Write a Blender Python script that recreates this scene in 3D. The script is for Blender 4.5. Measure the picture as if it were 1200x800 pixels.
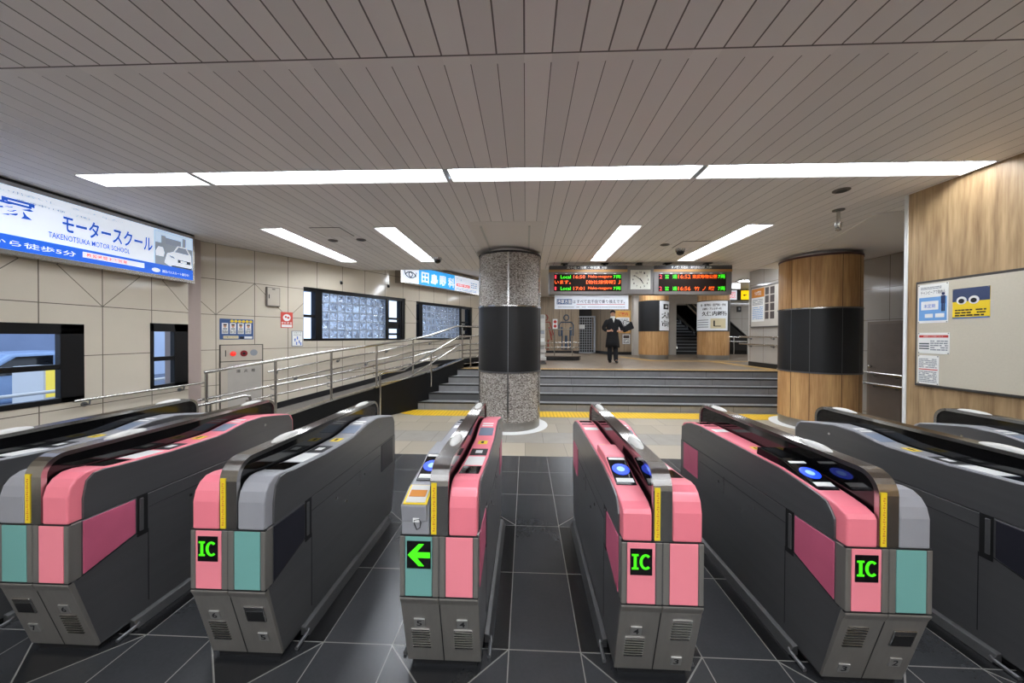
import bpy, bmesh, math, random
from mathutils import Vector, Matrix
PI = math.pi
random.seed(7)
SC = bpy.context.scene
for _o in list(bpy.data.objects):
    bpy.data.objects.remove(_o)
COL = SC.collection

# ------------------------------------------------------------------ camera
F, YAW, PITCH, ROLL, SHIFT, CAMH = 402.0, math.atan(16 / 402), 3.2 / 402, 0.0045, 3.0, 1.68
cam_d = bpy.data.cameras.new('camera')
cam = bpy.data.objects.new('camera', cam_d)
COL.objects.link(cam)
cam_d.sensor_fit = 'HORIZONTAL'
cam_d.sensor_width = 36
cam_d.lens = F / 1200 * 36
cam_d.shift_y = -SHIFT / 1200
cam_d.clip_start = 0.05
fw = Vector((-math.sin(YAW) * math.cos(PITCH), math.cos(YAW) * math.cos(PITCH), -math.sin(PITCH)))
r0 = Vector((math.cos(YAW), math.sin(YAW), 0))
u0 = r0.cross(fw)
rr = r0 * math.cos(ROLL) + u0 * math.sin(ROLL)
uu = u0 * math.cos(ROLL) - r0 * math.sin(ROLL)
cam.matrix_world = Matrix(((rr.x, uu.x, -fw.x, 0), (rr.y, uu.y, -fw.y, 0), (rr.z, uu.z, -fw.z, CAMH), (0, 0, 0, 1)))
SC.camera = cam

# ------------------------------------------------------------------ world, exposure
SC.view_settings.view_transform = 'Standard'
SC.view_settings.look = 'None'
SC.view_settings.exposure = 0.2
SC.view_settings.gamma = 1.0
SC.view_settings.use_curve_mapping = False
W = bpy.data.worlds.new('dusk_sky')
SC.world = W
W.use_nodes = True
bg = W.node_tree.nodes['Background']
bg.inputs[0].default_value = (0.66, 0.79, 1.0, 1)
bg.inputs[1].default_value = 1.7
LAMP_E = 30.0

# ------------------------------------------------------------------ material helpers
def lin(c):
    return tuple(((v / 255) / 12.92 if v / 255 <= 0.04045 else ((v / 255 + 0.055) / 1.055) ** 2.4) for v in c)

class N:
    """a socket with arithmetic"""
    def __init__(s, nt, sock): s.nt, s.s = nt, sock
    def _m(s, op, *a):
        n = s.nt.nodes.new('ShaderNodeMath'); n.operation = op
        for i, v in enumerate((s,) + a):
            if isinstance(v, N): s.nt.links.new(v.s, n.inputs[i])
            else: n.inputs[i].default_value = v
        return N(s.nt, n.outputs[0])
    def __add__(s, o): return s._m('ADD', o)
    def __sub__(s, o): return s._m('SUBTRACT', o)
    def __mul__(s, o): return s._m('MULTIPLY', o)
    def __truediv__(s, o): return s._m('DIVIDE', o)
    def abs(s): return s._m('ABSOLUTE')
    def lt(s, o): return s._m('LESS_THAN', o)
    def gt(s, o): return s._m('GREATER_THAN', o)
    def max(s, o): return s._m('MAXIMUM', o)
    def min(s, o): return s._m('MINIMUM', o)
    def floor(s): return s._m('FLOOR')
    def ping(s, o): return s._m('PINGPONG', o)
    def wrap(s, p):            # distance to the nearest multiple of p
        return s._m('PINGPONG', p / 2)
    def inv(s): return s * -1.0 + 1.0

MATS = {}
def new_mat(name):
    m = bpy.data.materials.new(name); m.use_nodes = True
    MATS[name] = m
    nt = m.node_tree
    return m, nt, nt.nodes['Principled BSDF']

def coords(nt):
    tc = nt.nodes.new('ShaderNodeTexCoord')
    sp = nt.nodes.new('ShaderNodeSeparateXYZ')
    nt.links.new(tc.outputs['Object'], sp.inputs[0])
    return tc.outputs['Object'], N(nt, sp.outputs[0]), N(nt, sp.outputs[1]), N(nt, sp.outputs[2])

def noise(nt, vec, scale, detail=4, stretch=None):
    n = nt.nodes.new('ShaderNodeTexNoise')
    n.inputs['Scale'].default_value = scale; n.inputs['Detail'].default_value = detail
    if stretch:
        mp = nt.nodes.new('ShaderNodeMapping'); mp.inputs['Scale'].default_value = stretch
        nt.links.new(vec, mp.inputs[0]); vec = mp.outputs[0]
    nt.links.new(vec, n.inputs['Vector'])
    return N(nt, n.outputs[0])

def mix(nt, fac, a, b):
    n = nt.nodes.new('ShaderNodeMix'); n.data_type = 'RGBA'
    for sock, v in ((n.inputs[0], fac), (n.inputs[6], a), (n.inputs[7], b)):
        if isinstance(v, N): nt.links.new(v.s, sock)
        elif hasattr(v, 'is_output'): nt.links.new(v, sock)
        elif isinstance(v, tuple): sock.default_value = (*v[:3], 1)
        else: sock.default_value = v
    return n.outputs[2]

def bump(nt, bsdf, h, strength=0.3, dist=0.01):
    b = nt.nodes.new('ShaderNodeBump')
    b.inputs['Strength'].default_value = strength; b.inputs['Distance'].default_value = dist
    nt.links.new(h.s, b.inputs['Height']); nt.links.new(b.outputs[0], bsdf.inputs['Normal'])

def mat(name, rgb, rough=0.5, metal=0.0, var=0.12, scale=6, stretch=None, bmp=0.0, spec=0.5, coat=0.0, emit=0.0, ecol=None):
    if name in MATS: return MATS[name]
    m, nt, b = new_mat(name)
    c = lin(rgb)
    vec, x, y, z = coords(nt)
    n = noise(nt, vec, scale, 5, stretch)
    nt.links.new(mix(nt, n, tuple(v * (1 - var) for v in c), tuple(min(1, v * (1 + var)) for v in c)), b.inputs['Base Color'])
    b.inputs['Roughness'].default_value = rough; b.inputs['Metallic'].default_value = metal
    b.inputs['Specular IOR Level'].default_value = spec
    b.inputs['Coat Weight'].default_value = coat
    if bmp: bump(nt, b, n, bmp, 0.004)
    if emit:
        b.inputs['Emission Color'].default_value = (*lin(ecol or rgb), 1)
        b.inputs['Emission Strength'].default_value = emit
    return m

# plain materials
steel = mat('brushed_dark_steel', (112, 112, 113), 0.3, 0.65, 0.10, 30, (1, 0.05, 1))
steel_l = mat('bright_stainless_steel', (182, 180, 177), 0.2, 1.0, 0.08, 40, (1, 1, 0.05))
steel_f = mat('satin_stainless_front', (146, 142, 136), 0.35, 0.6, 0.10, 40, (1, 1, 0.06))
chrome = mat('polished_handrail_steel', (195, 193, 188), 0.2, 1.0, 0.04, 20)
pink = mat('pink_plastic', (240, 128, 142), 0.38, 0, 0.05, 8, coat=0.15)
pink_p = mat('light_pink_panel', (246, 140, 152), 0.4, 0, 0.04, 5, coat=0.1)
pink_s = mat('pink_side_panel', (192, 92, 120), 0.42, 0, 0.10, 9)
grey_c = mat('grey_plastic', (146, 146, 150), 0.42, 0, 0.05, 12)
navy_s = mat('dark_side_panel', (36, 36, 44), 0.35, 0, 0.10, 9)
teal = mat('teal_panel', (112, 166, 158), 0.4, 0, 0.05, 5)
blackg = mat('black_gloss_glass', (9, 9, 10), 0.06, 0, 0.1, 3, spec=0.6)
black = mat('black_matte', (20, 20, 21), 0.5, 0, 0.15, 8)
blackm = mat('black_frame_metal', (14, 14, 16), 0.35, 0.3, 0.1, 8)
yellow = mat('yellow_strip', (238, 205, 40), 0.45, 0, 0.05, 8)
white = mat('white_print', (235, 235, 232), 0.45, 0, 0.03, 5)
offw = mat('off_white_plastic', (205, 203, 198), 0.45, 0, 0.04, 5)
ink = mat('black_ink', (22, 22, 24), 0.6, 0, 0.05, 5)
blue_ink = mat('blue_ink', (28, 96, 190), 0.5, 0, 0.05, 5)
lblue_ink = mat('pale_blue_ink', (110, 160, 215), 0.5, 0, 0.05, 5)
red_ink = mat('red_ink', (200, 62, 52), 0.5, 0, 0.05, 5)
grey_ink = mat('grey_ink', (140, 144, 150), 0.6, 0, 0.1, 5)
orange_ink = mat('orange_ink', (205, 130, 45), 0.6, 0, 0.08, 5)
skin = mat('skin', (196, 150, 124), 0.5, 0, 0.05, 9)
coatm = mat('black_coat_cloth', (17, 17, 22), 0.85, 0, 0.25, 30)
trouser = mat('dark_trouser_cloth', (20, 20, 26), 0.85, 0, 0.2, 30)
hairm = mat('black_hair', (16, 14, 14), 0.5, 0, 0.3, 60)
plate_m = mat('number_plate_metal', (170, 168, 164), 0.35, 0.7, 0.05, 20)
stucco = mat('pale_plaster', (198, 192, 182), 0.7, 0, 0.06, 3)
beige_metal = mat('beige_painted_metal', (188, 178, 162), 0.4, 0, 0.04, 4)
greyboard = mat('warm_grey_board_metal', (120, 116, 114), 0.4, 0.2, 0.05, 6)
door_m = mat('brown_grey_door_paint', (132, 120, 108), 0.45, 0, 0.05, 5)
smooth_ceiling = mat('smooth_ceiling_panel', (234, 228, 224), 0.65, 0, 0.03, 3)

def glow(name, rgb, e, base=None):
    return mat(name, base or rgb, 0.4, 0, 0.02, 4, emit=e, ecol=rgb)
led_g = glow('led_green', (60, 235, 30), 1.6, (20, 60, 15))
led_o = glow('led_orange', (255, 96, 24), 1.7, (60, 25, 10))
led_r = glow('led_red', (245, 50, 70), 1.5, (60, 15, 15))
ic_g = glow('gate_led_green', (70, 240, 20), 1.2, (20, 60, 15))
disc_b = glow('reader_blue', (20, 70, 255), 1.3, (20, 40, 160))
disc_w = glow('reader_pale_blue', (130, 175, 255), 1.0, (120, 150, 220))
lamp_m = glow('lamp_diffuser', (240, 246, 255), LAMP_E)
red_lamp = glow('red_alarm_lamp', (255, 40, 30), 1.6, (180, 30, 25))
lit_white = glow('lit_sign_white', (228, 236, 248), 0.55)
lit_blue = glow('lit_sign_blue', (50, 160, 232), 0.62)
lit_dblue = glow('lit_sign_deep_blue', (22, 92, 205), 0.62)
lit_pale = glow('lit_sign_pale_blue', (192, 214, 240), 0.62)
lit_ink = glow('lit_sign_blue_letters', (26, 84, 190), 0.5)
lit_grey = glow('lit_sign_grey_letters', (140, 150, 168), 0.45)
lit_red = glow('lit_sign_red', (235, 90, 80), 0.5)
lit_yellow = glow('lit_sign_yellow', (255, 216, 10), 0.8)
lit_silver = glow('lit_sign_silver', (150, 160, 172), 0.4)
lit_dark = glow('lit_sign_dark', (48, 56, 68), 0.5)
lit_green = glow('lit_sign_green', (40, 110, 90), 0.5)

def wood(name, a, b, stretch, seams=None, axis='x'):
    m, nt, bs = new_mat(name)
    vec, x, y, z = coords(nt)
    n1 = noise(nt, vec, 2.2, 8, stretch); n2 = noise(nt, vec, 9, 6, stretch)
    f = (n1 * 0.65 + n2 * 0.35 - 0.32) * 2.6
    col = mix(nt, f.max(0.0).min(1.0), lin(a), lin(b))
    if seams:
        k = (x if axis == 'x' else y)
        g = (k + seams[1]).wrap(seams[0]).lt(0.004)
        col = mix(nt, g, col, lin((50, 42, 34)))
    nt.links.new(col, bs.inputs['Base Color'])
    bs.inputs['Roughness'].default_value = 0.5
    return m
wood_wall = wood('oak_wall_board', (118, 90, 58), (196, 166, 124), (5, 5, 0.35), (1.25, 0.2))
wood_col = wood('oak_column_board', (164, 116, 68), (220, 178, 122), (5, 5, 0.35))
wood_back = wood('weathered_wood_board', (128, 110, 88), (178, 158, 132), (6, 6, 0.3), (0.3, 0.1))

def tile_wall(name, c1, phase, zig=True):
    m, nt, bs = new_mat(name)
    vec, x, y, z = coords(nt)
    g = (x - phase).wrap(0.572).lt(0.005).max((z - 0.20).wrap(0.61).lt(0.005))
    if zig:
        d = ((x - phase)._m('PINGPONG', 0.572) * 1.066 + 2.03 - z).abs().lt(0.006)
        g = g.max(d * z.gt(2.03) * z.lt(2.64))
    n = noise(nt, vec, 3, 4)
    c = lin(c1)
    base = mix(nt, n, tuple(v * 0.95 for v in c), tuple(min(1, v * 1.05) for v in c))
    nt.links.new(mix(nt, g, base, lin((112, 104, 94))), bs.inputs['Base Color'])
    bs.inputs['Roughness'].default_value = 0.09
    bs.inputs['Specular IOR Level'].default_value = 0.45
    bump(nt, bs, g.inv(), 0.25, 0.003)
    return m
wall_tile_l = tile_wall('cream_wall_panel_front', (206, 196, 178), 4.14)
wall_tile_o = tile_wall('cream_wall_panel_oblique', (206, 196, 178), 0.03)
wall_tile_b = tile_wall('grey_stone_wall_panel', (178, 173, 165), 0.3, False)
plaster_r = mat('grey_plaster_wall', (188, 184, 178), 0.6, 0, 0.08, 5)

def ceiling_mat(name, x0=-0.17, grey=(240, 235, 232)):
    m, nt, bs = new_mat(name)
    vec, x, y, z = coords(nt)
    v = (x - x0).wrap(0.1545)
    band = y.gt(1.925) * y.lt(1.985)
    near = y.lt(1.925)
    g = v.lt(0.0026).max(near * v.lt(0.0046)) * band.inv()
    j = (y - 1.92).abs().lt(0.005).max((y - 5.97).abs().lt(0.003))
    g = g.max(j)
    tone = ((x - x0) / 0.1545).floor() * 12.9898
    t = tone._m('SINE') * 43758.5
    t = t._m('FRACT')
    c = lin(grey)
    base = mix(nt, t, tuple(q * 0.95 for q in c), tuple(q * 1.04 for q in c))
    nt.links.new(mix(nt, g, base, lin((116, 109, 106))), bs.inputs['Base Color'])
    bs.inputs['Roughness'].default_value = 0.5
    bump(nt, bs, g.inv(), 0.4, 0.004)
    return m
ceil_m = ceiling_mat('grooved_metal_ceiling_boards')
ceil2_m = mat('upper_ceiling_paint', (222, 217, 210), 0.6, 0, 0.04, 3)

def floor_mat():
    m, nt, bs = new_mat('station_floor_tiles')
    vec, x, y, z = coords(nt)
    P = 1.0155
    dark = y.lt(4.80)
    gx = (x + 0.082).wrap(P).min((x - 0.30).wrap(P))
    u = (x - 0.614).wrap(P)                     # distance to the middle of a gate strip
    row = (y - 1.825).wrap(0.603)
    wedge_f = (u - 0.3185 - (y - 1.825)).abs()    # corner lines in front of the strips
    front = y.lt(1.825)
    rear = y.gt(3.04) * y.lt(3.3)
    grout_d = gx.lt(0.0028).max(row.lt(0.0028))
    diag = (u - 0.3185 + (y * -1.0 + 1.825)).abs().lt(0.005) * front * y.gt(1.5)
    diag2 = (u - 0.3185 + (y - 3.04)).abs().lt(0.005) * rear
    grout_d = grout_d.max(diag).max(diag2)
    strip = u.lt(0.3185) * y.gt(1.825) * y.lt(3.04)
    inwedge = (u - 0.3185 + (y * -1.0 + 1.825)).lt(0.0) * front
    n = noise(nt, vec, 5, 6); n2 = noise(nt, vec, 60, 3)
    f = n * 0.6 + n2 * 0.4
    aisle = mix(nt, f, lin((40, 41, 43)), lin((58, 59, 61)))
    deep = mix(nt, f, lin((10, 10, 11)), lin((18, 18, 19)))
    dcol = mix(nt, strip.max(inwedge * 0.55), aisle, deep)
    dcol = mix(nt, grout_d, dcol, lin((128, 126, 121)))
    # beige hall tiles
    q = (y - 4.80) / 0.6
    rowi = q.floor()
    bx = (x + rowi * 0.31)
    grout_b = (y - 4.80).wrap(0.6).lt(0.004).max(bx.wrap(0.6).lt(0.004))
    rnd = (rowi * 7.31 + (bx / 0.6).floor() * 3.77)._m('SINE') * 9871.3
    rnd = rnd._m('FRACT')
    b1 = mix(nt, rnd, lin((150, 140, 122)), lin((176, 165, 145)))
    b2 = mix(nt, n, lin((136, 131, 122)), lin((160, 154, 144)))
    bcol = mix(nt, ((rowi * 1.7)._m('SINE')).gt(0.2), b1, b2)
    bcol = mix(nt, grout_b, bcol, lin((112, 106, 96)))
    nt.links.new(mix(nt, dark, bcol, dcol), bs.inputs['Base Color'])
    rg = dark * 0.27 + dark.inv() * 0.42
    nt.links.new(rg.s, bs.inputs['Roughness'])
    return m
floor_m = floor_mat()

def grid_floor(name, c1, c2, p, grout, rough=0.4):
    m, nt, bs = new_mat(name)
    vec, x, y, z = coords(nt)
    n = noise(nt, vec, 8, 5)
    g = x.wrap(p).lt(0.004).max(y.wrap(p).lt(0.004))
    nt.links.new(mix(nt, g, mix(nt, n, lin(c1), lin(c2)), lin(grout)), bs.inputs['Base Color'])
    bs.inputs['Roughness'].default_value = rough
    return m
landing_m = grid_floor('landing_floor_tile', (112, 99, 84), (146, 130, 110), 0.6, (86, 78, 70))
step_m = grid_floor('step_stone', (128, 128, 130), (158, 158, 158), 1.15, (92, 92, 92), 0.5)
ramp_m = mat('ramp_grey_surface', (118, 112, 106), 0.6, 0, 0.12, 10)

def tactile(name, a, b):
    m, nt, bs = new_mat(name)
    vec, x, y, z = coords(nt)
    bars = x.wrap(0.075).lt(0.012)
    g = x.wrap(0.3).lt(0.003).max(y.wrap(0.3).lt(0.003))
    n = noise(nt, vec, 7, 4)
    c = mix(nt, n, lin(a), lin(b))
    nt.links.new(mix(nt, bars.max(g) * 0.35, c, lin((120, 90, 20))), bs.inputs['Base Color'])
    bs.inputs['Roughness'].default_value = 0.55
    bump(nt, bs, bars, 0.4, 0.004)
    return m
tact_y = tactile('yellow_tactile_paving', (226, 178, 22), (244, 202, 40))
tact_t = tactile('tan_tactile_paving', (176, 140, 84), (198, 164, 106))

def pebble():
    m, nt, bs = new_mat('glazed_split_stone_mosaic')
    vec, x, y, z = coords(nt)
    v = nt.nodes.new('ShaderNodeTexVoronoi'); v.inputs['Scale'].default_value = 36
    mp = nt.nodes.new('ShaderNodeMapping'); mp.inputs['Scale'].default_value = (1, 1, 1.9)
    nt.links.new(vec, mp.inputs[0]); nt.links.new(mp.outputs[0], v.inputs['Vector'])
    d = N(nt, v.outputs['Distance'])
    sp = nt.nodes.new('ShaderNodeSeparateColor'); nt.links.new(v.outputs['Color'], sp.inputs[0])
    t = N(nt, sp.outputs[0])
    col = mix(nt, t, lin((138, 131, 124)), lin((196, 190, 182)))
    nt.links.new(mix(nt, d.gt(0.62), col, lin((112, 104, 97))), bs.inputs['Base Color'])
    bs.inputs['Roughness'].default_value = 0.14
    bs.inputs['Coat Weight'].default_value = 0.4
    bs.inputs['Coat Roughness'].default_value = 0.08
    bump(nt, bs, d.inv() + t * 0.5, 0.55, 0.012)
    return m
pebble_m = pebble()
col_black = mat('black_column_panel', (27, 28, 30), 0.4, 0.1, 0.2, 4)

def glassblock():
    m, nt, bs = new_mat('frosted_glass_block')
    vec, x, y, z = coords(nt)
    w = nt.nodes.new('ShaderNodeTexNoise'); w.inputs['Scale'].default_value = 9; w.inputs['Distortion'].default_value = 3.0
    nt.links.new(vec, w.inputs['Vector'])
    h = N(nt, w.outputs[0])
    bs.inputs['Base Color'].default_value = (*lin((222, 232, 245)), 1)
    bs.inputs['Roughness'].default_value = 0.06
    bs.inputs['Transmission Weight'].default_value = 0.93
    bs.inputs['IOR'].default_value = 1.7
    bump(nt, bs, h, 0.35, 0.03)
    tr = nt.nodes.new('ShaderNodeBsdfTranslucent'); tr.inputs[0].default_value = (*lin((232, 240, 250)), 1)
    mx = nt.nodes.new('ShaderNodeMixShader'); mx.inputs[0].default_value = 0.14
    out = nt.nodes['Material Output']
    nt.links.new(bs.outputs[0], mx.inputs[1]); nt.links.new(tr.outputs[0], mx.inputs[2]); nt.links.new(mx.outputs[0], out.inputs[0])
    return m
block_m = glassblock()
mortar_m = mat('glass_block_mortar', (150, 160, 174), 0.6, 0, 0.04, 6)
pane_m, _nt, _b = new_mat('clear_window_pane')
_b.inputs['Roughness'].default_value = 0.02
_b.inputs['Transmission Weight'].default_value = 1.0
_b.inputs['IOR'].default_value = 1.05
_b.inputs['Base Color'].default_value = (0.93, 0.96, 1, 1)

# ------------------------------------------------------------------ mesh helpers
class MB:
    def __init__(s): s.bm = bmesh.new()
    def _f(s, vs):
        try: return s.bm.faces.new(vs)
        except ValueError: return None
    def box(s, x0, x1, y0, y1, z0, z1):
        if x0 > x1: x0, x1 = x1, x0
        if y0 > y1: y0, y1 = y1, y0
        if z0 > z1: z0, z1 = z1, z0
        v = [s.bm.verts.new(p) for p in ((x0, y0, z0), (x1, y0, z0), (x1, y1, z0), (x0, y1, z0), (x0, y0, z1), (x1, y0, z1), (x1, y1, z1), (x0, y1, z1))]
        for q in ((3, 2, 1, 0), (4, 5, 6, 7), (0, 1, 5, 4), (1, 2, 6, 5), (2, 3, 7, 6), (3, 0, 4, 7)): s._f([v[i] for i in q])
        return s
    def prism(s, poly, axis, a, b):
        def P(p, t):
            return {'x': (t, p[0], p[1]), 'y': (p[0], t, p[1]), 'z': (p[0], p[1], t)}[axis]
        A = [s.bm.verts.new(P(p, a)) for p in poly]; B = [s.bm.verts.new(P(p, b)) for p in poly]
        n = len(poly)
        s._f(A); s._f(B[::-1])
        for i in range(n): s._f([A[i], B[i], B[(i + 1) % n], A[(i + 1) % n]])
        return s
    def hexa(s, lo, hi):
        A = [s.bm.verts.new(p) for p in lo]; B = [s.bm.verts.new(p) for p in hi]
        n = len(A)
        s._f(A[::-1]); s._f(B)
        for i in range(n): s._f([A[i], A[(i + 1) % n], B[(i + 1) % n], B[i]])
        return s
    def tube(s, pts, r, n=10):
        pts = [Vector(p) for p in pts]
        rings = []
        up = Vector((0, 0, 1))
        for i, p in enumerate(pts):
            t = (pts[min(i + 1, len(pts) - 1)] - pts[max(i - 1, 0)]).normalized()
            a = t.cross(up if abs(t.z) < 0.95 else Vector((0, 1, 0))).normalized(); b = t.cross(a).normalized()
            rings.append([s.bm.verts.new(p + (a * math.cos(k * 2 * PI / n) + b * math.sin(k * 2 * PI / n)) * r) for k in range(n)])
        for i in range(len(rings) - 1):
            for k in range(n): s._f([rings[i][k], rings[i][(k + 1) % n], rings[i + 1][(k + 1) % n], rings[i + 1][k]])
        s._f(rings[0][::-1]); s._f(rings[-1])
        return s
    def lathe(s, prof, cx=0, cy=0, n=32, a0=0, a1=None):
        full = a1 is None
        a1 = 2 * PI if full else a1
        m = n if full else n + 1
        rings = [[s.bm.verts.new((cx + r * math.cos(a0 + (a1 - a0) * k / n), cy + r * math.sin(a0 + (a1 - a0) * k / n), z)) for k in range(m)] for r, z in prof]
        for i in range(len(rings) - 1):
            for k in range(n): s._f([rings[i][k], rings[i][(k + 1) % m], rings[i + 1][(k + 1) % m], rings[i + 1][k]])
        if full:
            s._f(rings[0][::-1]); s._f(rings[-1])
        return s
    def disc(s, cx, cz, r, y0, y1, n=24, ry=None):      # short cylinder along y
        return s.prism([(cx + r * math.cos(k * 2 * PI / n), cz + (ry or r) * math.sin(k * 2 * PI / n)) for k in range(n)], 'y', y0, y1)
    def sphere(s, c, rx, ry, rz, n=16, m=10):
        prof = []
        rings = []
        top = s.bm.verts.new((c[0], c[1], c[2] + rz)); bot = s.bm.verts.new((c[0], c[1], c[2] - rz))
        for i in range(1, m):
            t = PI * i / m
            rings.append([s.bm.verts.new((c[0] + rx * math.sin(t) * math.cos(k * 2 * PI / n), c[1] + ry * math.sin(t) * math.sin(k * 2 * PI / n), c[2] + rz * math.cos(t))) for k in range(n)])
        for k in range(n):
            s._f([top, rings[0][k], rings[0][(k + 1) % n]]); s._f([bot, rings[-1][(k + 1) % n], rings[-1][k]])
            for i in range(m - 2): s._f([rings[i][k], rings[i + 1][k], rings[i + 1][(k + 1) % n], rings[i][(k + 1) % n]])
        return s
    def build(s, name, material, parent=None, bevel=0, smooth=False, loc=None, rot=None):
        bm = s.bm
        bmesh.ops.recalc_face_normals(bm, faces=bm.faces[:])
        me = bpy.data.meshes.new(name); bm.to_mesh(me); bm.free()
        me.materials.append(material)
        o = bpy.data.objects.new(name, me); COL.objects.link(o)
        if parent: o.parent = parent
        if loc: o.location = loc
        if rot: o.rotation_euler = rot
        if smooth:
            for p in me.polygons: p.use_smooth = True
            me.set_sharp_from_angle(angle=math.radians(40))
        if bevel:
            bv = o.modifiers.new('bevel', 'BEVEL'); bv.width = bevel; bv.segments = 2; bv.limit_method = 'ANGLE'; bv.angle_limit = math.radians(35)
        return o

def tag(o, label, cat, group=None):
    o['label'] = label; o['category'] = cat
    if group: o['group'] = group
    return o
def thing(name, label, cat, loc=(0, 0, 0), rz=0, group=None):
    o = bpy.data.objects.new(name, None); COL.objects.link(o)
    o.location = loc; o.rotation_euler = (0, 0, rz); o.empty_display_size = 0.1
    return tag(o, label, cat, group)
def struct(o):
    o['kind'] = 'structure'; return o
def sframe(name, loc, rz):
    o = bpy.data.objects.new(name, None); COL.objects.link(o)
    o.location = loc; o.rotation_euler = (0, 0, rz); o['kind'] = 'structure'; return o

_tc = bpy.data.curves.new('lettering', 'FONT')
_to = bpy.data.objects.new('lettering', _tc)
_tcache = {}
def text_mesh(s, bold):
    if (s, bold) in _tcache: return _tcache[(s, bold)]
    COL.objects.link(_to)
    _tc.body = s; _tc.size = 1.0; _tc.offset = bold; _tc.resolution_u = 2
    dg = bpy.context.evaluated_depsgraph_get(); dg.update()
    me = bpy.data.meshes.new_from_object(_to.evaluated_get(dg))
    COL.objects.unlink(_to)
    vs = [v.co.copy() for v in me.vertices]; fs = [tuple(p.vertices) for p in me.polygons]
    bpy.data.meshes.remove(me)
    _tcache[(s, bold)] = (vs, fs)
    return vs, fs
def letters(name, s, x0, x1, z0, z1, y, material, parent=None, bold=0.0, stretch=True, align='c'):
    """writing fitted into a box of the x-z plane, facing -y"""
    vs, fs = text_mesh(s, bold)
    ax, bx = min(v.x for v in vs), max(v.x for v in vs); az, bz = min(v.y for v in vs), max(v.y for v in vs)
    sx = (x1 - x0) / max(1e-6, bx - ax); sz = (z1 - z0) / max(1e-6, bz - az)
    if not stretch: sx = sz = min(sx, sz)
    w = (bx - ax) * sx
    ox = x0 if align == 'l' else (x0 + x1 - w) / 2
    me = bpy.data.meshes.new(name)
    me.from_pydata([(ox + (v.x - ax) * sx, y, z0 + (v.y - az) * sz) for v in vs], [], fs)
    me.materials.append(material)
    o = bpy.data.objects.new(name, me); COL.objects.link(o)
    if parent: o.parent = parent
    return o
def fine_print(name, x0, x1, z0, z1, rows, y, material, parent, fill=0.55):
    """unreadably small lines of print as short bars"""
    b = MB(); h = (z1 - z0) / rows
    for r in range(rows):
        x = x0; zc = z1 - (r + 0.5) * h
        while x < x1 - 0.004:
            w = min((0.4 + random.random()) * h * 1.6, x1 - x)
            b.box(x, x + w * 0.85, y, y + 0.0012, zc - h * fill / 2, zc + h * fill / 2); x += w
            if random.random() < 0.08: x += w
    return b.build(name, material, parent)

def holed(b, x0, x1, z0, z1, holes, ya, yb):
    """a wall slab with rectangular openings (x0,x1,z0,z1)"""
    xs = sorted({x0, x1, *[h[0] for h in holes], *[h[1] for h in holes]}); xs = [x for x in xs if x0 <= x <= x1]
    for xa, xb in zip(xs, xs[1:]):
        hs = sorted([h for h in holes if h[0] <= xa + 1e-6 and h[1] >= xb - 1e-6], key=lambda h: h[2])
        z = z0
        for h in hs:
            if h[2] > z: b.box(xa, xb, ya, yb, z, h[2])
            z = h[3]
        if z < z1: b.box(xa, xb, ya, yb, z, z1)
    return b

# ------------------------------------------------------------------ setting
CH, LZ = 3.25, 0.815
HC = 3.68
OBL = (-5.36, 5.69, 0); OA = math.atan2(0.863, 0.504)       # oblique wall frame: local x along the wall, -y into the room
def ob(s, perp=0, z=0):                                       # point of the oblique frame in the world
    return Vector((OBL[0] + 0.504 * s + 0.863 * perp, OBL[1] + 0.863 * s - 0.504 * perp, z))

struct(MB().box(-6.2, 7.4, -3.6, 7.76, -0.12, 0).build('floor', floor_m))
struct(MB().prism([(-2.35, 7.15), (6.8, 7.15), (6.8, 7.66), (-2.75, 7.66), (-2.95, 7.45)], 'z', 0, 0.004).build('trim_1', tact_y))

# ceiling with recessed lamps
cross = [(-4.45, -3.28), (-3.25, -0.785), (-0.755, 1.625), (1.655, 4.17)]
LY0, LY1 = 3.215, 3.475
small = [(-3.93, -3.60), (-2.22, -1.91), (1.335, 1.635), (3.10, 3.44)]
SY0, SY1 = 4.90, 7.18
holes = [(-4.47, 4.19, LY0, LY1)] + [(a, b, SY0, SY1) for a, b in small]
cb = MB()
xs = sorted({-6.2, 7.4, *[h[0] for h in holes], *[h[1] for h in holes]})
for xa, xb in zip(xs, xs[1:]):
    hs = sorted([h for h in holes if h[0] <= xa + 1e-6 and h[1] >= xb - 1e-6], key=lambda h: h[2])
    yy = -3.6
    for h in hs:
        cb.box(xa, xb, yy, h[2], CH, CH + 0.03); yy = h[3]
    cb.box(xa, xb, yy, 8.05, CH, CH + 0.03)
struct(cb.build('ceiling', ceil_m))
struct(MB().box(-6.2, 7.4, 8.05, 8.12, CH, HC + 0.05).build('trim_2', smooth_ceiling))
struct(MB().box(-6.2, 14, 8.12, 24, HC, HC + 0.05).build('ceiling.001', ceil2_m))
# smooth ceiling panels and cover strips round the columns
struct(MB().box(-0.82, 0.26, 4.70, 7.3, CH - 0.006, CH).build('trim_3', smooth_ceiling))
struct(MB().box(-0.66, -0.63, 4.87, 6.2, CH - 0.02, CH - 0.006).build('trim_4', offw))
struct(MB().box(0.03, 0.06, 4.87, 6.2, CH - 0.02, CH - 0.006).build('trim_5', offw))
struct(MB().prism([(4.4, 4.5), (4.75, 4.4), (6.79, 4.4), (6.79, 7.9), (5.2, 7.9), (5.1, 6.3)], 'z', CH - 0.012, CH).build('trim_6', smooth_ceiling))

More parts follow.
